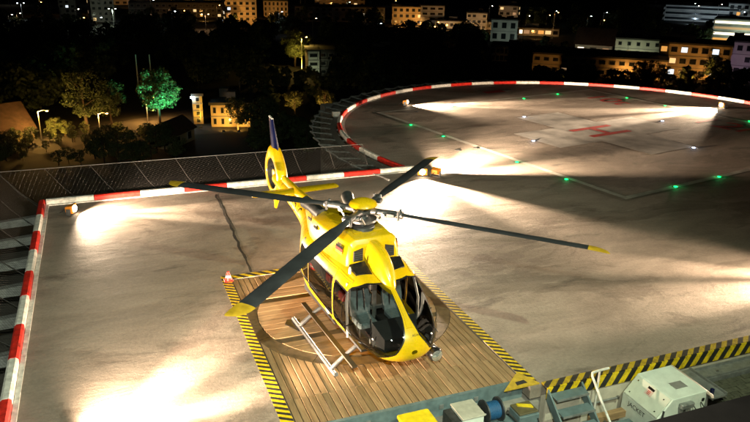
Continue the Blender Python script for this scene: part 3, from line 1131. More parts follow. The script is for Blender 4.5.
# engine cowling: faceted loft
CW = [(.64, .58, 2.20, 2.72, .13), (.56, .65, 2.2, 2.85, .17), (.1, .72, 2.2, 2.89, .21), (-.7, .79, 2.2, 2.89, .26), (-1.5, .75, 2.2, 2.85, .27), (-2.2, .57, 2.2, 2.74, .24), (-2.9, .36, 2.2, 2.52, .16), (-3.4, .22, 2.2, 2.34, .08)]
lo = []
for x, w_, z0, z1, c in CW:
    zm = z0 + (z1 - z0) * .38
    lo.append([(x, -w_ * 1.06, z0), (x, -w_ * 1.04, zm), (x, -w_ * .93, z1 - c * .55), (x, -w_ + c * 1.15, z1), (x, w_ - c * 1.15, z1), (x, w_ * .93, z1 - c * .55), (x, w_ * 1.04, zm), (x, w_ * 1.06, z0)])
cw = MB().loft(lo).build('engine_cowling', M_YEL, HELI)
bm_ = cw.modifiers.new('soft edges', 'BEVEL')
bm_.width = .035
bm_.segments = 3
bm_.limit_method = 'ANGLE'
bm_.angle_limit = R(18)
cw.data.polygons.foreach_set('use_smooth', [True] * len(cw.data.polygons))
cw.data.set_sharp_from_angle(angle=R(50))
# dark intakes on the front face, and the screens beside the fairing
for s in (-1, 1):
    m = MB()
    m.loft([[(.665, s * .29, 2.34), (.665, s * .52, 2.34), (.665, s * .51, 2.58), (.665, s * .29, 2.64)], [(.60, s * .28, 2.33), (.60, s * .54, 2.33), (.60, s * .54, 2.60), (.60, s * .28, 2.66)]])
    it = m.build('air_intake', M_DARKI, HELI)
    for k in range(4):
        z = 2.39 + .055 * k
        MB().tube([(.672, s * .295, z), (.672, s * .515, z)], .006, 4).build('intake_grille', M_DKMETAL, it)
    m = MB()
    m.loft([[(1.15, s * .27, 2.20), (1.02, s * .62, 2.20), (.70, s * .66, 2.31), (.70, s * .27, 2.34)], [(1.15, s * .27, 2.06), (1.02, s * .62, 2.06), (.70, s * .66, 2.06), (.70, s * .27, 2.06)]])
    m.build('roof_scoop', M_BLACKP, HELI)
    # exhaust
    m = MB()
    m.tube([(-1.5, s * .45, 2.75), (-2.05, s * .52, 2.82), (-2.35, s * .60, 2.86)], [.17, .16, .17], 14)
    m.build('exhaust', M_DKMETAL, HELI, True)
    # cooling slots in the aft cowling
    for x in (-1.1, -1.75):
        m = MB()
        m.cbox((x, s * .79 if x > -1.5 else s * .70, 2.60), (.22, .03, .06))
        m.build('cooling_slot', M_BLACKP, HELI)
# roof hatch lines and small details
for s in (-1, 1):
    MB().cbox((.1, s * .26, 2.888), (.40, .22, .014)).build('access_panel', M_YEL, HELI)
m = MB()
m.lathe([(.035, 0), (.035, .1), (.02, .16), (.0, .17)], 10, (.9, -.72, 2.18))
m.build('roof_antenna', M_WHITE, HELI, True)
# flag on the cowling side: three bands
for s in (-1, 1):
    fl = [('flag_band', M_BLACKP, .093), ('flag_band', M_RED, .0), ('flag_band', mat('flag_gold', (.8, .5, .02), .5), -.093)]
    for k, (nm_, mt, dz_) in enumerate(fl):
        m = MB()
        z = 2.55 + dz_ * .72
        yb = .74
        m.add([(.12, s * (yb - (z - .034 - 2.5) * .13 + .02), z - .034), (.44, s * (yb - .035 - (z - .034 - 2.5) * .13 + .02), z - .034), (.44, s * (yb - .035 - (z + .034 - 2.5) * .13 + .02), z + .034), (.12, s * (yb - (z + .034 - 2.5) * .13 + .02), z + .034)], [(0, 1, 2, 3)])
        m.build(nm_, mt, HELI)

# tail: fin with shrouded rotor
FX, FZ = -6.78, 2.36
outl = []
NO = 64
prof = [(-6.05, 2.10), (-5.95, 2.42), (-6.18, 2.75), (-6.42, 3.02), (-6.62, 3.26), (-7.10, 3.26), (-7.30, 3.05), (-7.50, 2.75), (-7.58, 2.36), (-7.50, 2.0), (-7.28, 1.72), (-6.95, 1.56), (-6.6, 1.60), (-6.3, 1.82)]
# resample the outline by angle about the fan centre
def out_r(a):
    d = (math.cos(a), math.sin(a))
    best = 0.8
    for (x1, z1), (x2, z2) in zip(prof, prof[1:] + prof[:1]):
        x1, z1, x2, z2 = x1 - FX, z1 - FZ, x2 - FX, z2 - FZ
        den = d[0] * (z2 - z1) - d[1] * (x2 - x1)
        if abs(den) < 1e-9:
            continue
        t_ = (x1 * (z2 - z1) - z1 * (x2 - x1)) / den
        s_ = (x1 * d[1] - z1 * d[0]) / den
        if t_ > 0 and -1e-6 <= s_ <= 1 + 1e-6:
            best = t_
    return best
rr = [out_r(2 * PI * k / NO) for k in range(NO)]
rr = [(rr[k - 1] + 2 * rr[k] + rr[(k + 1) % NO]) / 4 for k in range(NO)]
def floop(fr_, y, base=.5):
    return [(FX + (base + (rr[k] - base) * fr_) * math.cos(2 * PI * k / NO), y, FZ + (base + (rr[k] - base) * fr_) * math.sin(2 * PI * k / NO)) for k in range(NO)]
lo = [floop(0.08, .17), floop(.55, .17), floop(.85, .12), floop(1, .04), floop(1, -.04), floop(.85, -.12), floop(.55, -.17), floop(0.08, -.17), floop(0, -.13), floop(0, .13), floop(.08, .17)]
MB().loft(lo, cap=False).build('fan_shroud', M_YEL, HELI, R(50))
MB().loft([[(FX + .497 * math.cos(2 * PI * k / 48), y, FZ + .497 * math.sin(2 * PI * k / 48)) for k in range(48)] for y in (-.14, .14)], cap=False).build('duct_lining', M_RUB, HELI, True)
fan = MB().lathe([(.02, -.12), (.13, -.10), (.16, 0), (.13, .1), (.02, .12)], 16, (FX, 0, FZ), 'y').build('tail_fan_hub', M_TIP, HELI, True)
for k in range(10):
    a = 2 * PI * k / 10 + .1 * math.sin(k * 2.1)
    c, s = math.cos(a), math.sin(a)
    m = MB()
    m.loft([[(FX + r_ * c - q * s * .06, q * .035, FZ + r_ * s + q * c * .06) for q in (-1, 1)] + [(FX + r_ * c - q * s * .06, q * .035 + .015, FZ + r_ * s + q * c * .06) for q in (1, -1)] for r_ in (.14, .49)])
    m.build('fan_blade', M_DKMETAL, fan)
m = MB()
for k in range(3):
    a = 2 * PI * k / 3 + .5
    m.tube([(FX, .11, FZ), (FX + .5 * math.cos(a), .11, FZ + .5 * math.sin(a))], .025, 6)
m.build('fan_stator', M_DKMETAL, HELI)
def fin(z0, z1, xa0, xb0, xa1, xb1, th0, th1, name, mt, n=5):
    lo = []
    for k in range(n):
        s = k / (n - 1)
        xa, xb, z, th = xa0 + (xa1 - xa0) * s, xb0 + (xb1 - xb0) * s, z0 + (z1 - z0) * s, th0 + (th1 - th0) * s
        c = xa - xb
        lo.append([(xb, 0, z), (xb + c * .35, -th * .8, z), (xb + c * .75, -th, z), (xa - c * .06, -th * .5, z), (xa, 0, z), (xa - c * .06, th * .5, z), (xb + c * .75, th, z), (xb + c * .35, th * .8, z)])
    return MB().loft(lo).build(name, mt, HELI, R(50))
fin(3.10, 4.08, -6.50, -7.18, -6.98, -7.38, .11, .055, 'upper_fin', M_BLUE)
MB().tube([(-7.0, 0, 4.07), (-7.3, 0, 4.12)], .035, 8).build('fin_cap', M_WHITE, HELI, True)
fin(1.75, 1.12, -6.45, -7.1, -6.85, -7.05, .13, .04, 'lower_fin', M_YEL)
# horizontal stabiliser
lo = []
for y, xa, xb, th in ((-1.36, -4.75, -5.12, .03), (-1.3, -4.68, -5.14, .045), (-.2, -4.6, -5.15, .055), (.2, -4.6, -5.15, .055), (1.3, -4.68, -5.14, .045), (1.36, -4.75, -5.12, .03)):
    z = 2.34
    c = xa - xb
    lo.append([(xb, y, z), (xb + c * .4, y, z + th * .7), (xb + c * .8, y, z + th), (xa, y, z), (xb + c * .8, y, z - th), (xb + c * .4, y, z - th * .7)])
MB().loft(lo).build('stabiliser', M_YEL, HELI, R(50))
lo = [sec(-3.2, .16, 2.2, 2.5, 2.2), sec(-4.5, .12, 2.28, 2.46, 2.2), sec(-5.9, .10, 2.3, 2.52, 2.2)]
MB().loft(lo).build('drive_shaft_cover', M_YEL, HELI, True)

# main rotor
RZ = 3.28
rot0 = R(47) - HELI.rotation_euler.z
hub = MB().lathe([(.30, 2.85), (.28, 2.95), (.17, 2.98), (.13, 3.08), (.13, 3.28), (.24, 3.29), (.24, 3.36), (.1, 3.38), (.1, 3.46)], 20).build('rotor_mast', M_DKMETAL, HELI, True)
MB().lathe([(.32, 3.44), (.34, 3.47), (.31, 3.53), (.21, 3.58), (.10, 3.61), (.01, 3.615)], 24).build('rotor_cap', M_YEL, hub, True)
MB().lathe([(.30, 3.06), (.34, 3.08), (.34, 3.13), (.27, 3.15)], 20).build('swashplate', M_METAL, hub, True)
def blade_pt(r_):
    return RZ + .06 - .012 * (r_ - 1) - .0016 * (r_ - 1) ** 2
for k in range(4):
    a = rot0 + k * PI / 2
    # blade body
    lo, tip = [], []
    st_ = [(.95, .085, .055, 0), (1.25, .10, .045, 0), (1.55, .145, .032, 0), (1.9, .17, .028, 0), (5.18, .17, .022, 0)]
    def bsec(r_, hc, th, sh, tw=-.1):
        z = blade_pt(r_)
        pts = [(1.0, 0), (.7, .8), (.1, 1), (-.6, .8), (-1.0, 0), (-.6, -.4), (.1, -.55), (.7, -.4)]
        return [(r_, p * hc - sh, z + q * th + p * hc * tw) for p, q in pts]
    body_ = MB().loft([bsec(*s_) for s_ in st_])
    b_o = body_.build('rotor_blade', M_BLADE, HELI, R(60))
    b_o.rotation_euler = (0, 0, a)
    tp = MB().loft([bsec(5.18, .173, .024, 0), bsec(5.34, .17, .022, .01), bsec(5.47, .14, .018, .04), bsec(5.57, .10, .012, .08), bsec(5.63, .03, .006, .14)])
    tp.build('blade_tip', M_TIP, b_o, R(60))
    # hub arm, grip, damper, pitch horn
    m = MB()
    m.tube([(.1, 0, RZ + .05), (.45, 0, RZ + .055), (.7, 0, RZ + .06), (1.0, 0, RZ + .06)], [.10, .075, .085, .095], 10)
    m.build('blade_grip', M_METAL, b_o, True)
    for yy in (-.08, .08):
        MB().tube([(.92, yy, RZ - .05), (.92, yy, RZ + .17)], .035, 8).build('blade_bolt', M_METAL, b_o, True)
    MB().tube([(.55, -.13, RZ + .02), (.55, .13, RZ + .02)], .05, 8).build('grip_pin', M_METAL, b_o, True)
    m = MB()
    m.tube([(.5, .17, RZ + .02), (.34, .19, 3.10)], .022, 6)
    m.tube([(.5, .05, RZ + .03), (.5, .17, RZ + .02)], .04, 6)
    m.build('pitch_link', M_METAL, b_o, True)
    if k >= 0:
        m = MB()
        m.cbox((.75, -.13, RZ + .07), (.22, .09, .09), .02)
        m.build('damper', M_DKMETAL, b_o)

M_SKID = mat('skid_grey', (.13, .13, .135), .5, .5, .4, 10)
# landing gear
for s in (-1, 1):
    sk = MB()
    sk.tube([(-1.35, s * 1.34, .05), (-.9, s * 1.34, .05), (0, s * 1.34, .05), (1.35, s * 1.34, .05), (1.52, s * 1.34, .06), (1.60, s * 1.34, .10)], .05, 10)
    sk_o = sk.build('skid', M_SKID, HELI, True)
    m = MB()
    m.prism([(-.75, s * 1.29), (-1.32, s * 1.18), (-1.40, s * 1.50), (-1.20, s * 1.62), (-.75, s * 1.41)], .0, .018)
    m.build('snow_plate', M_BLACKP, sk_o)
    stp = MB()
    stp.box(-1.45, 1.9, s * 1.02 - .06, s * 1.02 + .06, .36, .40)
    stp.build('boarding_step', mat('step_dark', (.05, .035, .02), .7), HELI)
for x in (1.3, -.85):
    m = MB()
    pts = [(x, -1.34, .06), (x, -1.28, .13), (x, -1.02, .33), (x, -.76, .50), (x, -.4, .58), (x, 0, .60), (x, .4, .58), (x, .76, .50), (x, 1.02, .33), (x, 1.28, .13), (x, 1.34, .06)]
    m.tube(pts, .05, 10)
    m.build('cross_tube', M_SKID, HELI, True)
# search light under the nose, port side
sl_ = MB().lathe([(.04, -.17), (.12, -.13), (.165, -.03), (.165, .07), (.14, .12)], 18, (2.30, .78, .52), 'x').build('search_light', M_BLACKP, HELI, True)
MB().lathe([(.14, .118), (.09, .14), (.005, .15)], 18, (2.30, .78, .52), 'x').build('lens', mat('lamp_glass', (.7, .75, .75), .08, .8), sl_, True)
MB().tube([(2.25, .76, .60), (2.18, .68, .68), (2.08, .55, .76)], .035, 8).build('bracket', M_DKMETAL, sl_, True)
MB().tube([(2.2, .7, .55), (2.3, .82, .40), (2.15, .78, .30), (1.95, .62, .5)], .012, 6).build('cable', M_RUB, sl_, True)
MB().cbox((2.1, .70, .64), (.24, .2, .16), .03).build('gimbal', M_DKMETAL, sl_)
for s in (-1, 1):
    MB().tube([(2.2, s * .66, 1.22), (2.32, s * .74, 1.20), (2.36, s * .80, 1.1)], .012, 6).build('wiper_arm', M_RUB, HELI, True)
    MB().tube([(1.45, s * .95, 1.2), (1.5, s * 1.12, 1.22)], .015, 6).build('pitot_tube', M_BLACKP, HELI, True)
# lettering and stickers draped on the skin
dg = bpy.context.evaluated_depsgraph_get()
fus = [o for o in HELI.children if o.name.split('.')[0] in ('fuselage', 'cockpit_door', 'sliding_door')]
vv, ff = [], []
for o in fus:
    k = len(vv)
    vv += [v.co.copy() for v in o.data.vertices]
    ff += [tuple(i + k for i in p.vertices) for p in o.data.polygons]
bvh = BVHTree.FromPolygons(vv, ff)
def drape(m, mtx, direction, name, mt, off=.006):
    for v in m.vertices:
        p = mtx @ v.co
        if abs(direction.y) > .9:          # on a side: straight from the loft
            zb, zt, w_, n = hermite(STN, p.x)
            q = min(1, abs((p.z - (zb + zt) / 2) / ((zt - zb) / 2)))
            v.co = (p.x, -direction.y * (w_ * (1 - q ** n) ** (1 / n) + off), p.z)
        else:
            hit = bvh.ray_cast(p, direction)
            h = hit[0] if hit[0] is not None else bvh.find_nearest(p + direction * 2)[0]
            v.co = h - direction * off
    return link(name, m, mt, HELI)
def sidem(x, z, s):
    # text plane on the side s, reading from outside
    ex = Vector((-s, 0, 0))
    return Matrix(((ex.x, 0, 0, x), (ex.y, 0, s, s * 3), (0, 1, 0, z), (0, 0, 0, 1)))
def grid_mesh(w_, h_, n=6):
    m = MB()
    for i in range(n + 1):
        for k in range(n + 1):
            m.v.append((-w_ / 2 + w_ * i / n, -h_ / 2 + h_ * k / n, 0))
    for i in range(n):
        for k in range(n):
            a = i * (n + 1) + k
            m.f.append((a, a + n + 1, a + n + 2, a + 1))
    return m.mesh('sticker')
for s in (-1, 1):
    drape(grid_mesh(.24, .26), sidem(.12, .82, s), Vector((0, -s, 0)), 'sticker', M_WHITE, .012)
    drape(text_mesh('ADAC', .34), sidem(-4.0, 2.08, s), Vector((0, -s, 0)), 'lettering', M_BLACKP)
    drape(text_mesh('ADAC', .13), sidem(.90, .78, s), Vector((0, -s, 0)), 'lettering', M_BLACKP, .012)
ex, ey, ez = Vector((0, 1, 0)), Vector((-.6, 0, .8)), Vector((.8, 0, .6))
drape(text_mesh('ADAC', .075), Matrix(((0, -.6, .8, 4.2), (1, 0, 0, .10), (0, .8, .6, 2.5), (0, 0, 0, 1))), Vector((-.8, 0, -.6)), 'lettering', M_BLACKP)

# ------------------------------------------------------------------ service pit in front of the pad
PZ = -1.7
tp = thing('corner_plate', 'yellow triangular corner plate with black slot beside the planks', 'plate', (7.97, 11.3, .01))
MB().loft([[(.26, .36, z), (-.42, -.2, z), (.50, -.2, z)] for z in (0, .03)]).build('plate', mat('ochre_plate', (.55, .36, .03), .55, 0, .3, 9, .1), tp)
MB().loft([[(-.04, -.12, z), (.24, -.10, z), (.22, .02, z), (-.02, .0, z)] for z in (.031, .036)]).build('slot', M_RUB, tp)
t = thing('cable_winch', 'winch with blue cable drum and black motor below the platform edge', 'winch', (7.18, 10.98, -.42))
MB().lathe([(.19, -.16), (.19, .16)], 24, (0, 0, .12), 'x').build('drum', mat('blue_cable', (.012, .08, .2), .5, 0, .3, 20, .4), t, True)
for x in (-.19, .17):
    MB().lathe([(.27, x), (.27, x + .03), (.24, x + .035)], 24, (0, 0, .12), 'x').build('flange', M_DKMETAL, t, True)
m = MB()
for k in range(7):
    m.lathe([(.194, -.14 + k * .042), (.20, -.13 + k * .042), (.194, -.12 + k * .042)], 20, (0, 0, .12), 'x')
m.build('rope', mat('blue_rope', (.015, .10, .24), .6), t, True)['kind'] = 'stuff'
MB().lathe([(.02, -.72), (.13, -.70), (.14, -.3), (.10, -.22)], 18, (0, 0, .12), 'x').build('motor', M_BLACKP, t, True)
MB().cbox((-.48, 0, -.08), (.5, .3, .1)).build('motor_foot', M_GREYP, t)
MB().cbox((-.1, 0, -.22), (1.4, .5, .08)).build('bed_plate', M_GREYP, t)
MB().cbox((-.1, 0, -.77), (1.2, .4, 1.0)).build('stand', M_GREYP, t)
for y in (-.2, .2):
    MB().tube([(-.75, y, .2), (-.25, y, .22)], .02, 6).build('guard_bar', M_STEEL, t, True)
t = thing('control_box', 'grey control box with yellow lid between winch and stairs', 'control box', (7.92, 10.80, PZ))
MB().cbox((0, 0, .68), (.5, .45, 1.36), .02).build('casing', M_GREYP, t)
MB().cbox((0, .02, 1.385), (.48, .40, .04), .01).build('lid', mat('olive_lid', (.12, .10, .05), .6), t)
MB().loft([[(-.12, .10, z), (.18, -.06, z), (.18, .04, z), (-.12, .17, z)] for z in (1.406, 1.44)]).build('warning_strip', mat('strip_yellow', (.75, .55, .02), .5), t)
MB().tube([(.2, -.23, 1.25), (.27, -.3, 1.0), (.1, -.32, .85), (-.1, -.27, 1.0)], .015, 6).build('cable', M_RUB, t, True)
t = thing('white_box', 'white steel box standing at the front edge of the planks', 'box', (6.52, 10.86, PZ))
MB().cbox((0, 0, .82), (.5, .55, 1.64), .015).build('casing', M_MINT, t)
MB().cbox((0, 0, 1.66), (.54, .60, .035), .01).build('lid', mat('box_lid', (.45, .43, .36), .5), t)
MB().cbox((-.36, 0, .8), (.2, .5, 1.6), .01).build('side_case', M_DKMETAL, t)
t = thing('yellow_cover', 'flat yellow machine cover below the plank edge', 'machine cover', (5.38, 10.88, PZ))
MB().cbox((0, 0, 1.62), (.72, .62, .10), .02).build('cover', mat('bright_yellow', (.85, .62, .015), .4), t)
MB().cbox((0, 0, .78), (.6, .5, 1.56)).build('cabinet', M_GREYP, t)
# stairs up to the pad
t = thing('steel_stairs', 'grey steel stairs climbing to the striped kerb', 'stairs', (8.98, 10.7, PZ))
nst = 6
for k in range(nst):
    z, y = 1.62 - .25 * k, -.02 - .27 * k
    m = MB().box(-.42, .42, y - .14, y + .13, z - .03, z)
    tr = m.build('tread', M_GREYP, t)
    MB().box(-.42, .42, y - .158, y - .142, z - .045, z + .004).build('nosing', M_STEEL, tr)
for s in (-1, 1):
    x = s * .45
    MB().loft([[(x - .02, .15, 1.72), (x - .02, .15, 1.42), (x - .02, -1.62, 0.0), (x - .02, -1.62, .25)], [(x + .02, .15, 1.72), (x + .02, .15, 1.42), (x + .02, -1.62, 0.0), (x + .02, -1.62, .25)]]).build('stringer', M_GREYP, t)
hr = MB()
hr.tube([(.62 + .42, .02, 2.02), (.75, .0, 2.03), (.55, -.03, 2.03), (.50, -.10, 2.0), (.49, -.5, 1.62), (.49, -1.3, .9), (.49, -1.5, .7)], .028, 8)
hr.build('handrail', M_WHITE, t, True)
for (x, y, z) in ((.78, 0, 2.02), (.49, -.9, 1.26)):
    MB().tube([(x, y, .9 if x > .6 else .2), (x, y, z)], .024, 8).build('rail_post', M_WHITE, t, True)
t = thing('machine_hood', 'broad grey blue machine hood between stairs and white cabinet', 'machine hood', (10.05, 9.6, PZ))
MB().loft([[(-.5, -.9, 0), (.42, -.9, 0), (.42, .75, 0), (-.5, .75, 0)], [(-.5, -.9, .75), (.42, -.9, .75), (.42, .75, .75), (-.5, .75, .75)], [(-.42, -.8, .9), (.34, -.8, .9), (.34, .66, .9), (-.42, .66, .9)]]).build('hood', M_GREYP, t)
t = thing('wooden_beam', 'brown timber lying against the pit wall behind the hood', 'beam', (10.2, 10.62, PZ))
MB().box(-.6, .7, -.08, .08, .7, .86).build('timber', M_WOODX, t)
MB().box(-.5, -.4, -.07, .07, 0, .7).build('block', M_CONC, t)
MB().box(.5, .6, -.07, .07, 0, .7).build('block', M_CONC, t)
# big pale cabinet with slanted control panel
t = thing('machine_cabinet', 'large pale machine cabinet with slanted panel and cables', 'cabinet', (11.22, 10.2, PZ))
xs = [(-.66, 0), (-.66, 1.24), (-.30, 1.68), (.66, 1.70), (.70, 1.66), (.70, 0)]
lo = [[(x, y, z) for x, z in xs] for y in (-.58, .54)]
cab = MB().loft(lo).build('casing', M_MINT, t)
bv = cab.modifiers.new('soft edges', 'BEVEL')
bv.width = .015
bv.segments = 2
d = Vector((.36, 0, .44)).normalized()
nrm = Vector((-.44, 0, .36)).normalized()
def slant(u, v, h):
    p = Vector((-.66, 0, 1.24)) + d * u + nrm * h
    return (p.x, v, p.z)
lo = [[slant(.03, -.55, h), slant(.54, -.55, h), slant(.54, .50, h), slant(.03, .50, h)] for h in (.002, .03)]
pn = MB().loft(lo).build('control_panel', mat('panel_white', (.66, .70, .62), .35, 0, .12, 5), t)
for (u, v) in ((.12, -.42), (.45, -.42), (.12, .38), (.45, .38)):
    lo = [[slant(u + .014 * math.cos(a * PI / 4), v + .014 * math.sin(a * PI / 4), h) for a in range(8)] for h in (.031, .045)]
    MB().loft(lo).build('bolt', M_BLACKP, pn)
MB().loft([[slant(.30, -.12, h), slant(.50, -.12, h), slant(.50, .08, h), slant(.30, .08, h)] for h in (.031, .033)]).build('label_plate', mat('plate_pinkish', (.62, .48, .44), .5), pn)
MB().loft([[slant(.44, -.115, h), slant(.495, -.115, h), slant(.495, .075, h), slant(.44, .075, h)] for h in (.0335, .036)]).build('label_header', M_BLACKP, pn)
for q in range(3):
    MB().loft([[slant(.33 + .032 * q, -.06, h), slant(.345 + .032 * q, -.06, h), slant(.345 + .032 * q, .03, h), slant(.33 + .032 * q, .03, h)] for h in (.0335, .0355)]).build('label_print', M_RED, pn)
tm = text_mesh('JACKET', .16)
o = link('lettering', tm, M_BLACKP, t)
o.matrix_local = Matrix(((0, 0, -1, -.666), (-1, 0, 0, .05), (0, 1, 0, 1.10), (0, 0, 0, 1)))
MB().box(.05, .38, -.30, -.06, 1.702, 1.706).build('warning_label', mat('label_grey', (.25, .25, .24), .5), t)
MB().box(-.05, .28, -.585, -.583, .95, 1.2).build('red_label', mat('label_red', (.6, .12, .12), .5), t)
for (y, z0) in ((.42, .2),):
    pass
MB().tube([slant(.25, -.57, .0), (-.62, -.66, 1.22), (-.55, -.74, 1.02), (-.25, -.76, 1.0), (-.02, -.70, 1.2), (.04, -.62, 1.42)], .022, 8).build('cable', M_RUB, t, True)
MB().cbox((.06, -.64, 1.5), (.36, .12, .12), .02).build('cable_gland', M_STEEL, t)
for x in (.28, .52):
    MB().tube([(x, -.6, 1.45), (x + .05, -.66, 1.35), (x + .06, -.66, 1.1), (x + .02, -.63, .9)], .012, 6).build('cable', M_RUB, t, True)
MB().cbox((.58, -.59, 1.50), (.07, .03, .07), .01).build('lock', M_BLACKP, t)
t = thing('guard_rail', 'pinkish painted guard rail beside the pale cabinet', 'rail', (12.0, 10.1, PZ))
m = MB()
m.tube([(.0, .72, 1.60), (-.02, .3, 1.62), (-.12, -.62, 1.66), (-.13, -.66, 1.62)], .035, 10)
m.build('rail', mat('pinkish_paint', (.60, .48, .42), .5), t, True)
for (x, y) in ((0, .6), (-.1, -.5)):
    MB().tube([(x, y, 0), (x, y, 1.60)], .03, 8).build('post', M_STEEL, t, True)
t = thing('cable_tray', 'grey steel cable tray lying along the pit beside the cabinet', 'cable tray', (12.36, 10.2, PZ))
MB().box(-.20, .2, -.55, .58, 1.38, 1.42).build('plate', M_STEEL, t)
for s in (-1, 1):
    MB().box(s * .2 - .015, s * .2 + .015, -.55, .58, 1.36, 1.48).build('side_lip', M_STEEL, t)
MB().box(-.15, .15, -.1, .1, 0, 1.378).build('foot', M_DKMETAL, t)
MB().lathe([(.05, 0), (.05, .12), (.02, .14)], 10, (-.1, -.4, 1.42)).build('valve', M_BLUE, t, True)
t = thing('drain_channel', 'long grey steel drain channel under the striped kerb', 'drain', (12.6, 10.62, PZ))
MB().box(0, 12, -.20, .20, .0, 1.30).build('channel', M_STEEL, t)
for s in (-.19, .17):
    MB().box(0, 12, s, s + .03, 1.302, 1.36).build('channel_lip', M_STEEL, t)
for k in range(5):
    MB().lathe([(.03, 0), (.03, .03)], 8, (.7 + 1.1 * k, -.02, 1.30)).build('bolt', M_METAL, t, True)
tr_ = MB()
tr_.box(12.55, 24, 3, 10.38, PZ, -.50)
ter2 = struct(tr_.build('paved_terrace', mat('paver_bed', (.03, .03, .022), .9)))
pm = None
random.seed(5)
M_PAVE = mat('mossy_paver', (.085, .085, .06), .85, 0, .45, 7, .3, 0, True)
r_ = 0
yy = 10.36
while yy > 8.5:
    xx = 12.58 + (r_ % 2) * .12
    while xx < 15.9:
        if pm is None:
            pm = MB().cbox((0, 0, 0), (.225, .145, .06), .012).mesh('paver')
            pm.materials.append(M_PAVE)
        o = bpy.data.objects.new('paver', pm)
        COL.objects.link(o)
        o.parent = ter2
        o.location = (xx + .11, yy - .08, -.485 + random.uniform(-.006, .006))
        o.rotation_euler = (random.uniform(-.02, .02), random.uniform(-.02, .02), random.uniform(-.03, .03))
        xx += .24
    yy -= .16
    r_ += 1
# small red and white warning cone by the platform corner
t = thing('warning_cone', 'small red and white warning cone beside the far corner of the platform', 'cone', (2.86, 18.72, .008))
t.scale = (.75, .75, .75)
MB().cbox((0, 0, .02), (.34, .34, .035), .02).build('foot', M_RED, t)
MB().lathe([(.14, .04), (.11, .14)], 18).build('lower_band', M_RED, t, True)
MB().lathe([(.11, .141), (.085, .23)], 18).build('white_band', M_WHITE, t, True)
MB().lathe([(.085, .231), (.04, .38), (.02, .385)], 18).build('tip', M_RED, t, True)
# hoses, pipes and small fittings of the pit
def hose(label, pts, r, mt, name='hydraulic_hose'):
    t = thing(name, label, 'hose' if 'hose' in name else 'pipe', tuple(pts[0]))
    o0 = Vector(pts[0])
    q = [Vector(p) - o0 for p in pts]
    MB().tube(q, r, 8).build('line', mt, t, True)
    for p in (q[0], q[-1]):
        MB().lathe([(r * 1.5, -.03), (r * 1.5, .03)], 10, tuple(p)).build('fitting', M_METAL, t, True)
hose('black hose looping from the winch motor to the white box', [(6.75, 10.72, -.35), (6.9, 10.55, -.45), (7.0, 10.5, -.62), (6.9, 10.5, -.8)], .022, M_RUB)
hose('black hose hanging between drum and control box', [(7.45, 10.75, -.25), (7.58, 10.55, -.4), (7.7, 10.5, -.62), (7.68, 10.56, -.9)], .02, M_RUB)
hose('dark hose lying across the grey machine hood', [(9.75, 10.3, -.78), (9.95, 9.9, -.77), (10.2, 9.6, -.77), (10.4, 9.2, -.77)], .022, M_RUB)
hose('thin steel pipe running along the pale pit wall', [(9.5, 10.80, -.62), (10.1, 10.80, -.62), (10.5, 10.80, -.62)], .025, M_STEEL, 'steel_pipe')
hose('thick steel pipe under the front edge of the planks', [(3.2, 11.25, -.52), (5.0, 11.25, -.52), (7.9, 11.25, -.52)], .045, M_STEEL, 'steel_pipe')
for k in range(6):
    MB().cbox((3.6 + .85 * k, 11.345, -.20), (.10, .02, .10)).build('beam_bolt_plate', M_STEEL, pf)

# ------------------------------------------------------------------ town below
random.seed(21)
def mpp(px, py):
    """metres per photo pixel at the ground point seen there"""
    p = site(px, py, GZ)
    return (p - Vector((0, 0, CAM_H))).dot(fw) / FPX
def wallm(name, c):
    return mat(name, c, .85, 0, .3, .25, .0, 0, True)
W_WHITE = wallm('wall_white', (.55, .53, .48))
W_CREAM = wallm('wall_cream', (.48, .38, .24))
W_GREY = wallm('wall_grey', (.26, .25, .24))
W_DARK = wallm('wall_dark', (.07, .065, .06))
M_ROOF = mat('roof_tiles', (.09, .055, .04), .8, 0, .4, 1.5, .2, 0, True)
M_FLAT = mat('flat_roof', (.045, .043, .04), .85, 0, .3, .5, 0, 0, True)
M_PANE = mat('dark_pane', (.015, .017, .02), .12)
M_FRAME = mat('window_trim', (.35, .33, .30), .6)
LIT = [emit('lit_pane_warm', (1.0, .66, .28), 1.0), emit('lit_pane_white', (.8, .92, 1.0), 1.2), emit('lit_pane_amber', (1.0, .45, .1), .8), emit('lit_pane_dim', (1.0, .6, .3), .3), emit('lit_pane_bright', (1.0, .85, .6), 2.2)]
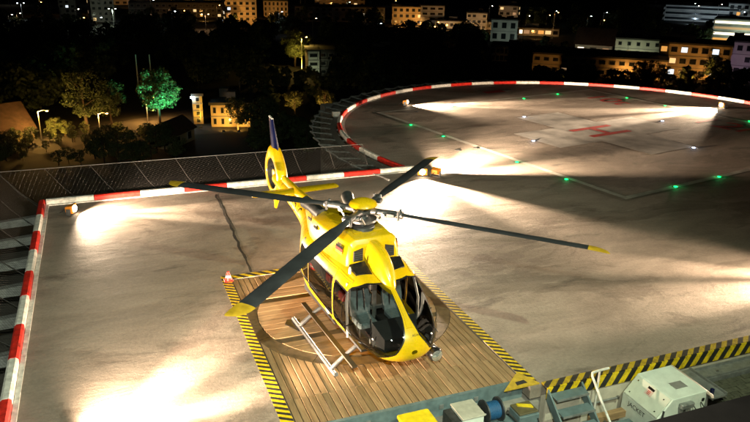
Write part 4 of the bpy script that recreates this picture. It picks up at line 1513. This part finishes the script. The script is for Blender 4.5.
def building(name, label, cat, px, py, wpx, hpx, depth=10, rot=0, wall=W_WHITE, floors=3, cols=6, lit=.15, roof='flat', win=(.5, .5), group=None, zoff=0, sides=True):
    """front face centred on the ground point seen at (px, py), turned to the viewer plus rot"""
    p = site(px, py, GZ)
    k = mpp(px, py)
    w_, h = wpx * k, hpx * k
    az = math.atan2(p.y, p.x) - PI / 2 + rot
    t = thing(name, label, cat, (p.x, p.y, GZ), az, group)
    MB().box(-w_ / 2, w_ / 2, 0, depth, 0, h).build('wall', wall, t)
    if roof == 'flat':
        m = MB().box(-w_ / 2 - .25, w_ / 2 + .25, -.25, depth + .25, h + .003, h + .45)
        m.build('roof', M_FLAT, t)
        for q in range(2 if w_ > 6 else 0):
            ux, uy = random.uniform(-.35, .35) * w_, random.uniform(.25, .75) * depth
            uw, uh = min(random.uniform(.8, 2.0), w_ * .12), random.uniform(.7, 1.5)
            uw = max(uw, .3)
            MB().box(ux - uw, ux + uw, uy - 1, uy + 1, h + .451, h + .45 + uh).build('roof_unit', W_GREY, t)
        MB().tube([(w_ * .2, depth * .5, h + .45), (w_ * .2, depth * .5, h + 3.2)], .05, 5).build('antenna', M_DKMETAL, t)
    elif roof == 'gable':      # ridge along x
        rh = depth * .38
        m = MB().loft([[(x, -.5, h - .15), (x, depth / 2, h + rh), (x, depth + .5, h - .15), (x, depth / 2, h + rh - .35)] for x in (-w_ / 2 - .4, w_ / 2 + .4)])
        m.build('roof', M_ROOF, t)
        MB().loft([[(x, 0.02, h - .01), (x, depth / 2, h + rh - .36), (x, depth - .02, h - .01)] for x in (-w_ / 2 + .02, w_ / 2 - .02)]).build('gable', wall, t)
    elif roof == 'gable_front':  # ridge along y, gable to the viewer
        rh = w_ * .42
        m = MB().loft([[(-w_ / 2 - .4, y, h - .2), (0, y, h + rh), (w_ / 2 + .4, y, h - .2), (0, y, h + rh - .35)] for y in (-.6, depth + .4)])
        m.build('roof', M_ROOF, t)
        MB().loft([[(-w_ / 2 + .02, y, h - .01), (0, y, h + rh - .36), (w_ / 2 - .02, y, h - .01)] for y in (.02, depth)]).build('gable', wall, t)
    fh, cw_ = h / floors, w_ / cols
    for q in range(1, floors):
        MB().box(-w_ / 2 - .06, w_ / 2 + .06, -.14, -.003, fh * q - .16, fh * q + .02).build('floor_band', W_GREY, t)
    MB().box(w_ * .5 - .5, w_ * .5 - .38, -.16, -.004, .1, h - .1).build('drain_pipe', M_STEEL, t)
    ww, wh = cw_ * win[0], fh * win[1]
    fm = MB().box(-ww / 2 - .08, ww / 2 + .08, -.10, .04, -.08, wh + .08).mesh('window')
    fm.materials.append(M_FRAME)
    pms = []
    for mt in [M_PANE] + LIT:
        pm_ = MB().box(-ww / 2, ww / 2, -.13, -.101, 0, wh).mesh('pane')
        pm_.materials.append(mt)
        pms.append(pm_)
    faces = [(0, cols, (lambda c: (-w_ / 2 + cw_ * (c + .5), -.002, 0)))]
    if sides:
        nd = max(1, int(depth / max(3.0, cw_)))
        faces.append((PI / 2, nd, (lambda c: (w_ / 2 + .002, depth / nd * (c + .5), 0))))
        faces.append((-PI / 2, nd, (lambda c: (-w_ / 2 - .002, depth / nd * (c + .5), 0))))
    for ang, nc, fn in faces:
        for fl in range(floors):
            for c in range(nc):
                x, y, _ = fn(c)
                if random.random() < .07 and cols > 2:
                    continue
                o = bpy.data.objects.new('window', fm)
                COL.objects.link(o)
                o.parent = t
                o.location = (x, y, fh * fl + fh * (1 - win[1]) * .55)
                o.rotation_euler = (0, 0, ang)
                q = bpy.data.objects.new('pane', pms[random.choice((1, 1, 2, 3, 4, 4, 5)) if random.random() < lit else 0])
                COL.objects.link(q)
                q.parent = o
    return t
ORA = (1.0, .46, .10)
AMB = (1.0, .60, .16)
COOL = (.80, .92, 1.0)
LAMPS = {}
def street_lamp(label, px, py, h=6.0, color=ORA, power=900, arms=1, em=None, group='street lamps in the town', glow=True, wide=False):
    p = site(px, py, GZ)
    t = thing('street_lamp', label, 'street lamp', (p.x, p.y, GZ), math.atan2(p.y, p.x) - PI / 2, group)
    MB().tube([(0, 0, 0), (0, 0, h * .5), (0, 0, h)], [.11, .08, .06], 8).build('pole', M_STEEL, t, True)
    key = 'lamp_%02d_%02d_%02d' % tuple(int(c * 99) for c in color)
    for s in ((1,) if arms == 1 else (-1, 1)):
        MB().tube([(0, 0, h - .1), (s * .5, -.1, h + .12), (s * 1.0, -.2, h + .12)], .045, 6).build('arm', M_STEEL, t, True)
        hd = MB().cbox((s * 1.25, -.25, h + .13), (.7, .3, .14), .03).build('lamp_head', M_DKMETAL, t)
        MB().lathe([(.02, -.16), (.16, -.12), (.20, .0), (.14, .05)], 12, (s * 1.25, -.25, h + .06)).build('bulb', emit(key, color, 40), hd, True)
    if glow and wide:
        lamp('street_glow', 'POINT', (0, -.45, h - .35), color, power, t, .2)
    elif glow:
        lamp('street_glow', 'SPOT', (0, -.45, h - .35), color, power, t, .2, (0, -.15, -1), 165, .6)
    return t

def added_fill_light(label, px, py, color, power, cone=140, tilt=.35, group='added low fill lights'):  # unseen lamp added to light facades and trees from below
    p = site(px, py, GZ)
    t = thing('added_fill_light', label, 'added fill light', (p.x, p.y, GZ), math.atan2(p.y, p.x) - PI / 2, group)
    MB().cbox((0, 0, .35), (.5, .3, .3), .03).build('housing', M_DKMETAL, t)
    MB().box(-.2, .2, .151, .156, .24, .46).build('lens', emit('fill_lens', (1, .6, .25), 6), t)
    MB().box(-.05, .05, -.05, .05, 0, .2).build('post', M_STEEL, t)
    lamp('fill_beam', 'SPOT', (0, .4, .5), color, power, t, .2, (0, 1, tilt), cone, 1.0)
    return t

# trees: trunk with limbs, crown of leaf sized faces in clumps
def leaf_mat(name, c):
    def f(t, b):
        oi = node(t, 'ShaderNodeNewGeometry').outputs['Random Per Island']
        t.links.new(ramp(t, oi, [(0, tuple(x * .55 for x in c)), (1, tuple(x * 1.3 for x in c))]), b.inputs['Base Color'])
        b.inputs['Roughness'].default_value = .65
    return bake(f, name)
M_LEAF = leaf_mat('foliage', (.055, .085, .028))
M_LEAF2 = leaf_mat('foliage_pale', (.085, .11, .035))
M_BARK = mat('bark', (.07, .05, .035), .9, 0, .4, 4, .4)
def tree_meshes(seed, h, rx, nclump, nleaf, conifer=False, leafsize=.42):
    rnd = random.Random(seed)
    tr = MB()
    base = h * .24
    tr.tube([(0, 0, 0), (rnd.uniform(-.2, .2), rnd.uniform(-.2, .2), h * .3), (rnd.uniform(-.3, .3), rnd.uniform(-.3, .3), h * .6), (0, 0, h * .88)], [h * .028, h * .022, h * .013, h * .004], 7)
    clumps = []
    for k in range(nclump):
        if conifer:
            z = base * .5 + (h - base * .5) * (k / nclump)
            rr_ = rx * (1 - (z / h)) + .2
            a = k * 2.4
            clumps.append(Vector((math.cos(a) * rr_ * .6, math.sin(a) * rr_ * .6, z)))
        else:
            a, u_ = rnd.uniform(0, 2 * PI), rnd.uniform(-1, 1)
            q = rnd.uniform(.45, .95)
            s_ = math.sqrt(1 - u_ * u_)
            wob = 1 + .18 * math.sin(3 * a + seed)
            clumps.append(Vector((math.cos(a) * s_ * rx * q * wob, math.sin(a) * s_ * rx * q * wob, base + (h - base) * (.5 + .47 * u_ * (q * .3 + .7)))))
    for c in clumps[::max(1, nclump // 9)]:
        z0 = min(c.z * .75, h * .6)
        tr.tube([(0, 0, z0), (c.x * .5, c.y * .5, (z0 + c.z) / 2 + .2), (c.x * .92, c.y * .92, c.z)], [h * .011, h * .007, h * .003], 5)
    lf = MB()
    for c in clumps:
        cr = rx * rnd.uniform(.20, .38) if not conifer else rx * .3
        for _ in range(nleaf):
            d = Vector((rnd.gauss(0, 1), rnd.gauss(0, 1), rnd.gauss(0, 1))).normalized() * cr * rnd.uniform(.35, 1.05)
            d.z *= .75
            p = c + d
            n = (d.normalized() + Vector((rnd.uniform(-.6, .6), rnd.uniform(-.6, .6), rnd.uniform(-.2, .9)))).normalized()
            a = n.orthogonal().normalized()
            a = (Matrix.Rotation(rnd.uniform(0, 6.28), 3, n) @ a)
            b = n.cross(a)
            s_ = leafsize * rnd.uniform(.6, 1.25)
            lf.add([p - a * s_ * .5, p + b * s_ * .28, p + a * s_ * .5, p - b * s_ * .28], [(0, 1, 2, 3)])
    return tr.mesh('trunk'), lf.mesh('crown')
KINDS = []
for sd, (h, rx, nc, nl, con) in enumerate([(9, 3.6, 46, 60, False), (11, 4.2, 56, 60, False), (7.5, 3.4, 40, 60, False), (12, 3.2, 50, 46, True), (9.5, 2.9, 40, 60, False)]):
    a, b = tree_meshes(sd + 3, h, rx, nc, nl, con)
    a.materials.append(M_BARK)
    b.materials.append(M_LEAF2 if sd in (2, 4) else M_LEAF)
    KINDS.append((h, a, b))
def tree(label, px, py, hpx=None, kind=0, group=None, height=None, pos=None):
    p = Vector(pos) if pos else site(px, py, GZ)
    k = mpp(px, py) if not pos else 1
    h = height or hpx * k
    kh, a, b = KINDS[kind]
    t = thing('tree', label, 'tree', (p.x, p.y, GZ), random.uniform(0, 6.28), group)
    s_ = h / kh
    t.scale = (s_ * random.uniform(.9, 1.15), s_ * random.uniform(.9, 1.15), s_)
    for nm_, me in (('trunk', a), ('crown', b)):
        o = bpy.data.objects.new(nm_, me)
        COL.objects.link(o)
        o.parent = t
    return t

# roads
M_ROAD = mat('asphalt', (.055, .052, .048), .85, 0, .35, .6, .1, 0, True)
def road(pts, wd, z=.01):
    m = MB()
    ps = [site(x, y, GZ + z) for x, y in pts]
    L, Rr = [], []
    for i, p in enumerate(ps):
        d = (ps[min(i + 1, len(ps) - 1)] - ps[max(i - 1, 0)]).normalized()
        n = Vector((-d.y, d.x, 0))
        L.append(p + n * wd / 2)
        Rr.append(p - n * wd / 2)
    for i in range(len(ps) - 1):
        m.add([L[i], Rr[i], Rr[i + 1], L[i + 1]], [(0, 1, 2, 3)])
    return struct(m.build('road', M_ROAD))
road([(20, 150), (70, 138), (110, 130), (150, 123), (185, 117), (215, 110)], 9)
road([(130, 128), (165, 132), (200, 130), (250, 128)], 6, .02)
road([(100, 20), (250, 27), (400, 27), (520, 44)], 9)
road([(560, 76), (660, 74), (760, 72)], 8)

# near town, left
building('house', 'small house with steep brown roof at the left edge', 'house', 18, 141, 34, 11, 9, .35, W_CREAM, 1, 3, .0, 'gable')
building('house', 'dark gabled house in front of the green lit tree', 'house', 160, 149, 27, 14, 7, -.55, W_CREAM, 1, 2, .0, 'gable_front')
building('apartment_house', 'yellow lit building with two rows of windows behind the bare tree', 'building', 231, 127, 38, 22, 9, -.12, W_CREAM, 2, 5, .03, 'flat', (.35, .5))
building('stair_tower', 'narrow yellow tower with a bluish lamp on its side', 'tower', 199, 124, 9, 28, 4, .0, W_CREAM, 4, 1, .0, 'flat', (.35, .5), None, 0, False)
lt = thing('wall_lamp', 'bluish white lamp on the left side of the yellow tower', 'lamp', tuple(site(194, 124, GZ)), 0)
MB().tube([(0, 0, 0), (0, 0, 5.0)], .06, 8).build('pole', M_STEEL, lt, True)
MB().lathe([(.02, -.25), (.32, -.1), (.32, .1), (.02, .25)], 14, (0, -.1, 4.6)).build('globe', emit('blue_white_lamp', (.6, .8, 1.0), 45), lt, True)
lamp('wall_glow', 'POINT', (-.2, -.8, 4.6), (.6, .9, 1.0), 120, lt, .2)
street_lamp('tall street lamp in front of yellow lit bushes at the left', 42, 141, 4.6, (1, .5, .1), 2600, wide=True)
street_lamp('street lamp beside the road under the green lit tree', 101, 139, 4.0, ORA, 1200, wide=True)
added_fill_light('added low light washing the yellow building', 224, 133, (1, .5, .08), 1500)  # unseen lights added to wash the building and tower
added_fill_light('added low light under the bare tree', 239, 133, (1, .5, .08), 1300)
added_fill_light('added low light washing the narrow yellow tower', 201, 129, (1, .55, .05), 1500, 90, .8)
street_lamp('added street lamp hidden behind the tree trunk to light the road orange', 148, 122, 4.2, ORA, 4500)  # lamp added out of sight behind the trunk to light the road
a_, b_m = tree_meshes(40, 9.5, 3.3, 85, 70, False, .38)
a_.materials.append(M_BARK)
b_m.materials.append(M_LEAF2)
KINDS.append((9.5, a_, b_m))
gt = tree('round leafy tree lit bright green beside the orange road', 160, 123, 56, 5)
sp = thing('ground_spotlight', 'greenish ground spotlight beside the green lit tree', 'spotlight', tuple(site(178, 132, GZ)))
MB().lathe([(.2, 0), (.2, .3), (.25, .5), (.22, .52)], 14).build('housing', M_DKMETAL, sp, True)
lamp('tree_beam', 'SPOT', (0, 0, .7), (.12, 1.0, .50), 16000, sp, .2, tuple(site(160, 123, GZ) + Vector((0, 0, 6)) - site(178, 132, GZ)), 70, .6)
for x, s in ((138, 'left'), (151.5, 'right')):
    p = site(x + 1, 92, GZ)
    fp = thing('flag_pole', s + ' of two pale poles above the green lit tree', 'pole', tuple(p))
    MB().tube([(0, 0, 0), (0, 0, 7.6)], [.13, .11], 8).build('pole', mat('pale_pole', (.6, .6, .62), .5), fp, True)
    MB().lathe([(.15, 0), (.15, .12), (.02, .2)], 10, (0, 0, 7.6)).build('cap', M_WHITE, fp, True)
tree('bare looking tree in front of the yellow lit building', 238, 131, 34, 2)
added_fill_light('added low amber light under the yellow lit bushes', 58, 143, (1, .52, .08), 2600, 120, .5)  # unseen lights added to brighten bushes, house and tree
added_fill_light('added low orange light before the small left house', 22, 146, ORA, 1500, 120, .4)
added_fill_light('added low orange light under the large dim tree', 88, 137, ORA, 2600, 110, .7)
tree('bush lit yellow beside the tall street lamp', 56, 137, 20, 2)
tree('bush lit orange right of the tall street lamp', 66, 137, 17, 2)
tree('large tree faintly lit orange left of the green lit tree', 88, 131, 62, 1)
tree('tree lit dim orange between the road and the green lit tree', 112, 126, 44, 0)
tree('tree lit orange left of the red glow above the back net', 295, 114, 24, 2)
tree('tree lit orange and red just left of the circular pad', 325, 115, 26, 2)
added_fill_light('added low orange light under the tree left of the pad', 293, 119, ORA, 2200, 70, .6)  # unseen lights added beneath the two orange trees
added_fill_light('added low orange light among the trees beside the circular pad', 323, 119, ORA, 2200, 70, .6)
rnd = random.Random(31)
for k in range(26):
    px, py = rnd.uniform(0, 150), rnd.uniform(137, 150)
    if 60 < px:
        py -= 5
    tree('low garden bush glowing orange near the street lamps at the left', px, py, None, rnd.choice((2, 4)), 'orange lit garden bushes', rnd.uniform(1.4, 2.8))
# mid distance
building('long_building', 'long dark building with a pale lit end wall', 'building', 366, 76, 108, 24, 14, .10, W_DARK, 3, 14, .02, 'flat', (.6, .4))
building('end_pavilion', 'small pale pavilion at the left end of the long dark building', 'building', 314, 77, 11, 25, 8, .1, W_WHITE, 3, 1, .0, 'flat', (.7, .35), None, 0, False)
street_lamp('yellow street lamp inside bright yellow trees', 302, 71, 8.5, (1, .62, .12), 3000)
added_fill_light('added low yellow light under the bright yellow trees', 301, 72, (1, .62, .10), 9000, 75, .75)  # unseen spot added to turn these crowns yellow
tree('tree lit bright yellow left of the long dark building', 295, 67, 38, 5)
tree('tree lit bright yellow touching the long dark building', 309, 66, 30, 5)
added_fill_light('added low greenish light before the small pale pavilion', 313, 81, (.85, 1, .6), 500, 80)  # unseen light added to brighten the pavilion wall
# skyline row
building('tower_block', 'tall orange lit tower block at the top edge left of centre', 'building', 242, 27, 30, 40, 16, .12, W_CREAM, 8, 5, .22, 'flat')
building('orange_building', 'orange lit building with arched row right of the tower block', 'building', 276, 17, 24, 15, 14, .0, W_CREAM, 3, 6, .05, 'flat', (.45, .6))
building('pale_block', 'pale block with lit windows at the top edge far left', 'building', 104, 22, 22, 26, 14, .1, W_GREY, 5, 4, .25, 'flat')
building('grey_block', 'dim grey block with a dotted line of lights at the top left', 'building', 71, 18, 20, 22, 14, .0, W_GREY, 5, 4, .2, 'flat')
building('long_block', 'long dark block under an orange glow at the top edge', 'building', 180, 18, 95, 14, 18, .0, W_DARK, 3, 16, .06, 'flat')
building('orange_terrace', 'far orange lit terrace along the top edge', 'building', 165, 5, 110, 8, 14, .0, W_CREAM, 2, 16, .05, 'flat')
building('school_building', 'long dark school building with a few lit windows', 'building', 340, 22, 90, 14, 16, .05, W_GREY, 3, 14, .12, 'flat')
building('far_hall', 'far orange roofed hall at the top edge centre', 'building', 340, 7, 50, 10, 18, .0, W_CREAM, 2, 8, .1, 'gable')
building('orange_house', 'orange lit house with dark windows left of the white block', 'building', 407, 25, 30, 17, 14, .05, W_CREAM, 3, 5, .08, 'flat')
building('white_block', 'white four storey block with dark windows on the skyline', 'building', 432, 27, 23, 20, 14, .05, W_WHITE, 4, 3, .05, 'flat', (.6, .4))
building('connecting_wing', 'low white wing joining the white blocks', 'building', 463, 29, 56, 7, 9, .03, W_WHITE, 1, 12, .1, 'flat', (.6, .4))
building('white_villa', 'white two storey building with flat roof on the skyline', 'building', 476, 30, 20, 16, 10, .0, W_WHITE, 3, 4, .1, 'flat', (.6, .45))
building('pale_tower', 'pale block with a column of lit windows', 'building', 507, 26, 19, 19, 12, -.15, W_WHITE, 4, 3, .25, 'flat')
building('pale_store', 'pale low building below the block with lit windows', 'building', 503, 42, 26, 21, 10, -.1, W_WHITE, 2, 3, .0, 'flat')
building('petrol_station', 'low lit roof with orange and blue lights', 'building', 537, 36, 42, 7, 9, .05, W_WHITE, 1, 6, .5, 'flat', (.8, .5))
building('gable_house', 'white house with one lit window right of centre', 'house', 592, 58, 36, 13, 12, -.1, W_WHITE, 1, 3, .34, 'gable')
building('long_hall', 'long low orange lit hall behind the trees', 'building', 596, 77, 128, 19, 16, -.06, W_CREAM, 2, 14, .03, 'flat', (.55, .35))
building('greenish_block', 'greenish pale block behind the long orange hall', 'building', 640, 66, 52, 25, 12, -.02, W_WHITE, 3, 6, .05, 'flat', (.35, .4))
building('orange_block', 'orange lit three storey block with lit windows at the right', 'building', 690, 79, 66, 33, 14, -.03, W_CREAM, 3, 7, .14, 'flat', (.6, .45))
building('violet_block', 'violet lit end block at the right edge', 'building', 744, 77, 42, 33, 14, -.02, W_WHITE, 3, 5, .1, 'flat', (.55, .45))
building('car_park', 'multi storey car park glowing greenish white at the right edge', 'car park', 735, 43, 44, 22, 16, -.05, W_WHITE, 4, 1, 1.0, 'flat', (.97, .42))
building('strip_building', 'far long building with white lit bands at the top right', 'building', 700, 22, 68, 15, 16, -.03, W_WHITE, 3, 1, .0, 'flat', (.98, .4))
building('far_block', 'pale block rising behind the car park', 'building', 740, 24, 26, 19, 12, .0, W_WHITE, 3, 4, .05, 'flat')
building('glass_hall', 'dark glass hall with bluish panes left of the white house', 'building', 512, 62, 42, 14, 12, .0, wallm('wall_blue', (.08, .12, .18)), 2, 10, .0, 'flat', (.8, .7))
# added, unseen lamps that light the skyline row
for (x, y, h, c, pw_, s) in [(236, 30, 8, ORA, 7000, 'at the foot of the orange tower block'), (252, 30, 8, ORA, 5000, 'right of the orange tower block'), (272, 20, 8, ORA, 6000, 'before the arched orange building'),
        (205, 22, 8, ORA, 5000, 'with twin arms before the long dark block'), (135, 9, 8, ORA, 8000, 'far left on the top edge'), (180, 8, 8, ORA, 9000, 'on the top edge above the long block'),
        (330, 11, 8, ORA, 7000, 'before the far hall'), (400, 28, 8, ORA, 4500, 'left before the orange house'), (416, 27, 8, ORA, 4500, 'right before the orange house'),
        (428, 31, 7, (1, .75, .5), 3200, 'before the white block'), (447, 31, 6, ORA, 2500, 'between the white blocks'), (470, 34, 6, (1, .72, .45), 3000, 'before the low white wing'), (489, 34, 7, ORA, 3500, 'before the pale low building, left'),
        (498, 30, 7, (1, .6, .3), 3000, 'between the pale buildings'), (512, 47, 6, (.75, 1, .85), 1500, 'with greenish light before the pale store'), (536, 40, 6, ORA, 2500, 'under the low lit roof'),
        (590, 65, 6, (1, .75, .45), 1800, 'before the white house'), (553, 82, 6, ORA, 1500, 'left before the long hall'), (625, 81, 5, ORA, 2200, 'before the long hall'), (648, 80, 5, ORA, 1800, 'at the right end of the long hall'),
        (630, 69, 10, (.9, 1, .6), 2000, 'before the greenish block'), (668, 85, 7, ORA, 2600, 'left before the orange block'), (690, 85, 7, ORA, 2600, 'in the middle before the orange block'), (708, 84, 7, ORA, 2000, 'right before the orange block'),
        (740, 83, 7, (.75, .35, 1.0), 2600, 'with violet light before the end block'), (728, 47, 7, (.8, 1, .75), 3500, 'before the car park'), (748, 46, 7, (.8, 1, .75), 3500, 'at the right edge before the car park'),
        (690, 25, 8, (.65, .85, 1), 5000, 'left before the white banded building'), (720, 25, 8, (.65, .85, 1), 4000, 'right before the white banded building'), (105, 26, 7, (.9, 1, .7), 1800, 'before the pale block far left')]:
    added_fill_light('added low facade light ' + s, x, y, c if c[2] < .99 or c[1] > .5 else (.85, .55, .9), pw_ * (.4 if c[1] < .4 else .85))
street_lamp('white twin arm street lamp at the top left corner', 23, 20, 7, COOL, 900, 2)
street_lamp('white twin arm street lamp above dark trees at the top left', 114, 27, 7, (.85, 1, .75), 7000, 2)
street_lamp('orange twin arm street lamp above the dark trees', 206, 30, 6, (1, .55, .25), 1500, 2)
rnd = random.Random(9)
dcol = [ORA, ORA, (1, .7, .35), (1, .85, .65), COOL, (.7, 1, .8)]
for k in range(56):
    px, py = rnd.uniform(0, 750), 4 + 44 * rnd.random() ** 1.4
    if 570 < px and py > 40:
        continue
    street_lamp('tiny distant street lamp among the dark trees of the town', px, py, rnd.uniform(6, 10), rnd.choice(dcol), 200, 1, None, 'tiny distant street lamps', rnd.random() < .3)
# dark trees: a countable belt round the pad; the unlit wood behind it reads as one mass
rnd = random.Random(4)
clear = [(188, 92, 246, 128), (140, 68, 182, 126), (306, 45, 323, 68), (386, 4, 520, 20), (226, 0, 258, 14), (262, 2, 290, 11), (286, 34, 314, 66), (570, 44, 614, 57), (500, 62, 660, 66), (656, 44, 760, 56), (714, 18, 760, 40), (94, 120, 192, 133), (26, 112, 72, 138), (0, 112, 40, 136), (120, 74, 134, 120), (286, 98, 302, 113), (316, 96, 334, 113), (616, 40, 662, 50), (92, 0, 118, 16), (62, 0, 84, 14), (515, 28, 560, 36), (664, 4, 740, 20), (18, 8, 28, 14), (110, 12, 118, 20), (66, 86, 120, 130), (490, 26, 518, 34), (490, 48, 535, 60), (146, 128, 186, 142), (136, 46, 153, 70), (201, 20, 211, 28)]
def is_clear(x, y, top, hw_):
    return any(x + hw_ > a and x - hw_ < c and top < d and y > b for a, b, c, d in clear)
DTG = {'left': 'dark unlit tree behind the back net, below the town lights', 'right': 'dark unlit tree in the black belt right behind the circular pad'}
for k in range(46):
    px, py = 150 + 250 * (k / 45) + rnd.uniform(-6, 6), rnd.uniform(136, 166)
    h = rnd.uniform(4.5, 8.0)
    hp = h / mpp(px, py)
    if not is_clear(px, py, py - hp, 10) and px < 400:
        tree(DTG['left'], px, py, None, rnd.choice((0, 1, 1, 3, 4, 0)), 'dark trees behind the back net', h)
for k in range(30):
    px, py, h = -6 + 6.2 * k + rnd.uniform(-5, 5), rnd.uniform(148, 168), rnd.uniform(3.0, 4.6)
    if 12 < px < 84:
        h *= .55
        if k % 2:
            continue
    tree(DTG['left'], px, py, None, rnd.choice((0, 2, 4)), 'dark trees behind the back net', h)
for k in range(52):
    px, py, h = 420 + 6.6 * k + rnd.uniform(-5, 5), rnd.uniform(86, 99), rnd.uniform(4.2, 6.6)
    if px > 655:
        h *= .8
    tree(DTG['right'], px, py, None, rnd.choice((0, 1, 1, 3, 4, 0)), 'dark trees behind the circular pad', h)
# the unlit wood
wb = MB()
def wood_tree(p, h, rx, seed):
    r = random.Random(seed)
    for c in range(16):
        a, u_ = r.uniform(0, 2 * PI), r.uniform(-1, 1)
        s_ = math.sqrt(1 - u_ * u_)
        cc = Vector((p.x + math.cos(a) * s_ * rx * .7, p.y + math.sin(a) * s_ * rx * .7, GZ + h * (.52 + .40 * u_)))
        for _ in range(34):
            d = Vector((r.gauss(0, 1), r.gauss(0, 1), r.gauss(0, 1))).normalized() * rx * .42 * r.uniform(.4, 1.05)
            q = cc + d
            n = (d.normalized() + Vector((r.uniform(-.6, .6), r.uniform(-.6, .6), r.uniform(-.2, .9)))).normalized()
            aa = Matrix.Rotation(r.uniform(0, 6.28), 3, n) @ n.orthogonal().normalized()
            bb = n.cross(aa)
            z = r.uniform(.5, 1.1)
            wb.add([q - aa * z * .5, q + bb * z * .3, q + aa * z * .5, q - bb * z * .3], [(0, 1, 2, 3)])
nw = 0
for k in range(1500):
    px, py = rnd.uniform(-30, 780), 22 + 130 * rnd.random() ** 1.25
    h = rnd.uniform(4.5, 10)
    rx = h * rnd.uniform(.34, .5)
    m_ = mpp(px, py)
    if py > 100 and px > 335 or py > 86 and px > 420:
        continue
    if is_clear(px, py, py - h / m_, rx * 1.15 / m_):
        h, rx = h * .45, rx * .5
        if is_clear(px, py, py - h / m_, rx * 1.15 / m_):
            continue
    wood_tree(site(px, py, GZ), h, rx, k)
    nw += 1
    if nw > 420:
        break
wd = wb.build('woodland', M_LEAF, fix=False)
wd['kind'] = 'stuff'
wd['label'] = 'black unlit wood and gardens between the houses of the town'
wd['category'] = 'woodland'
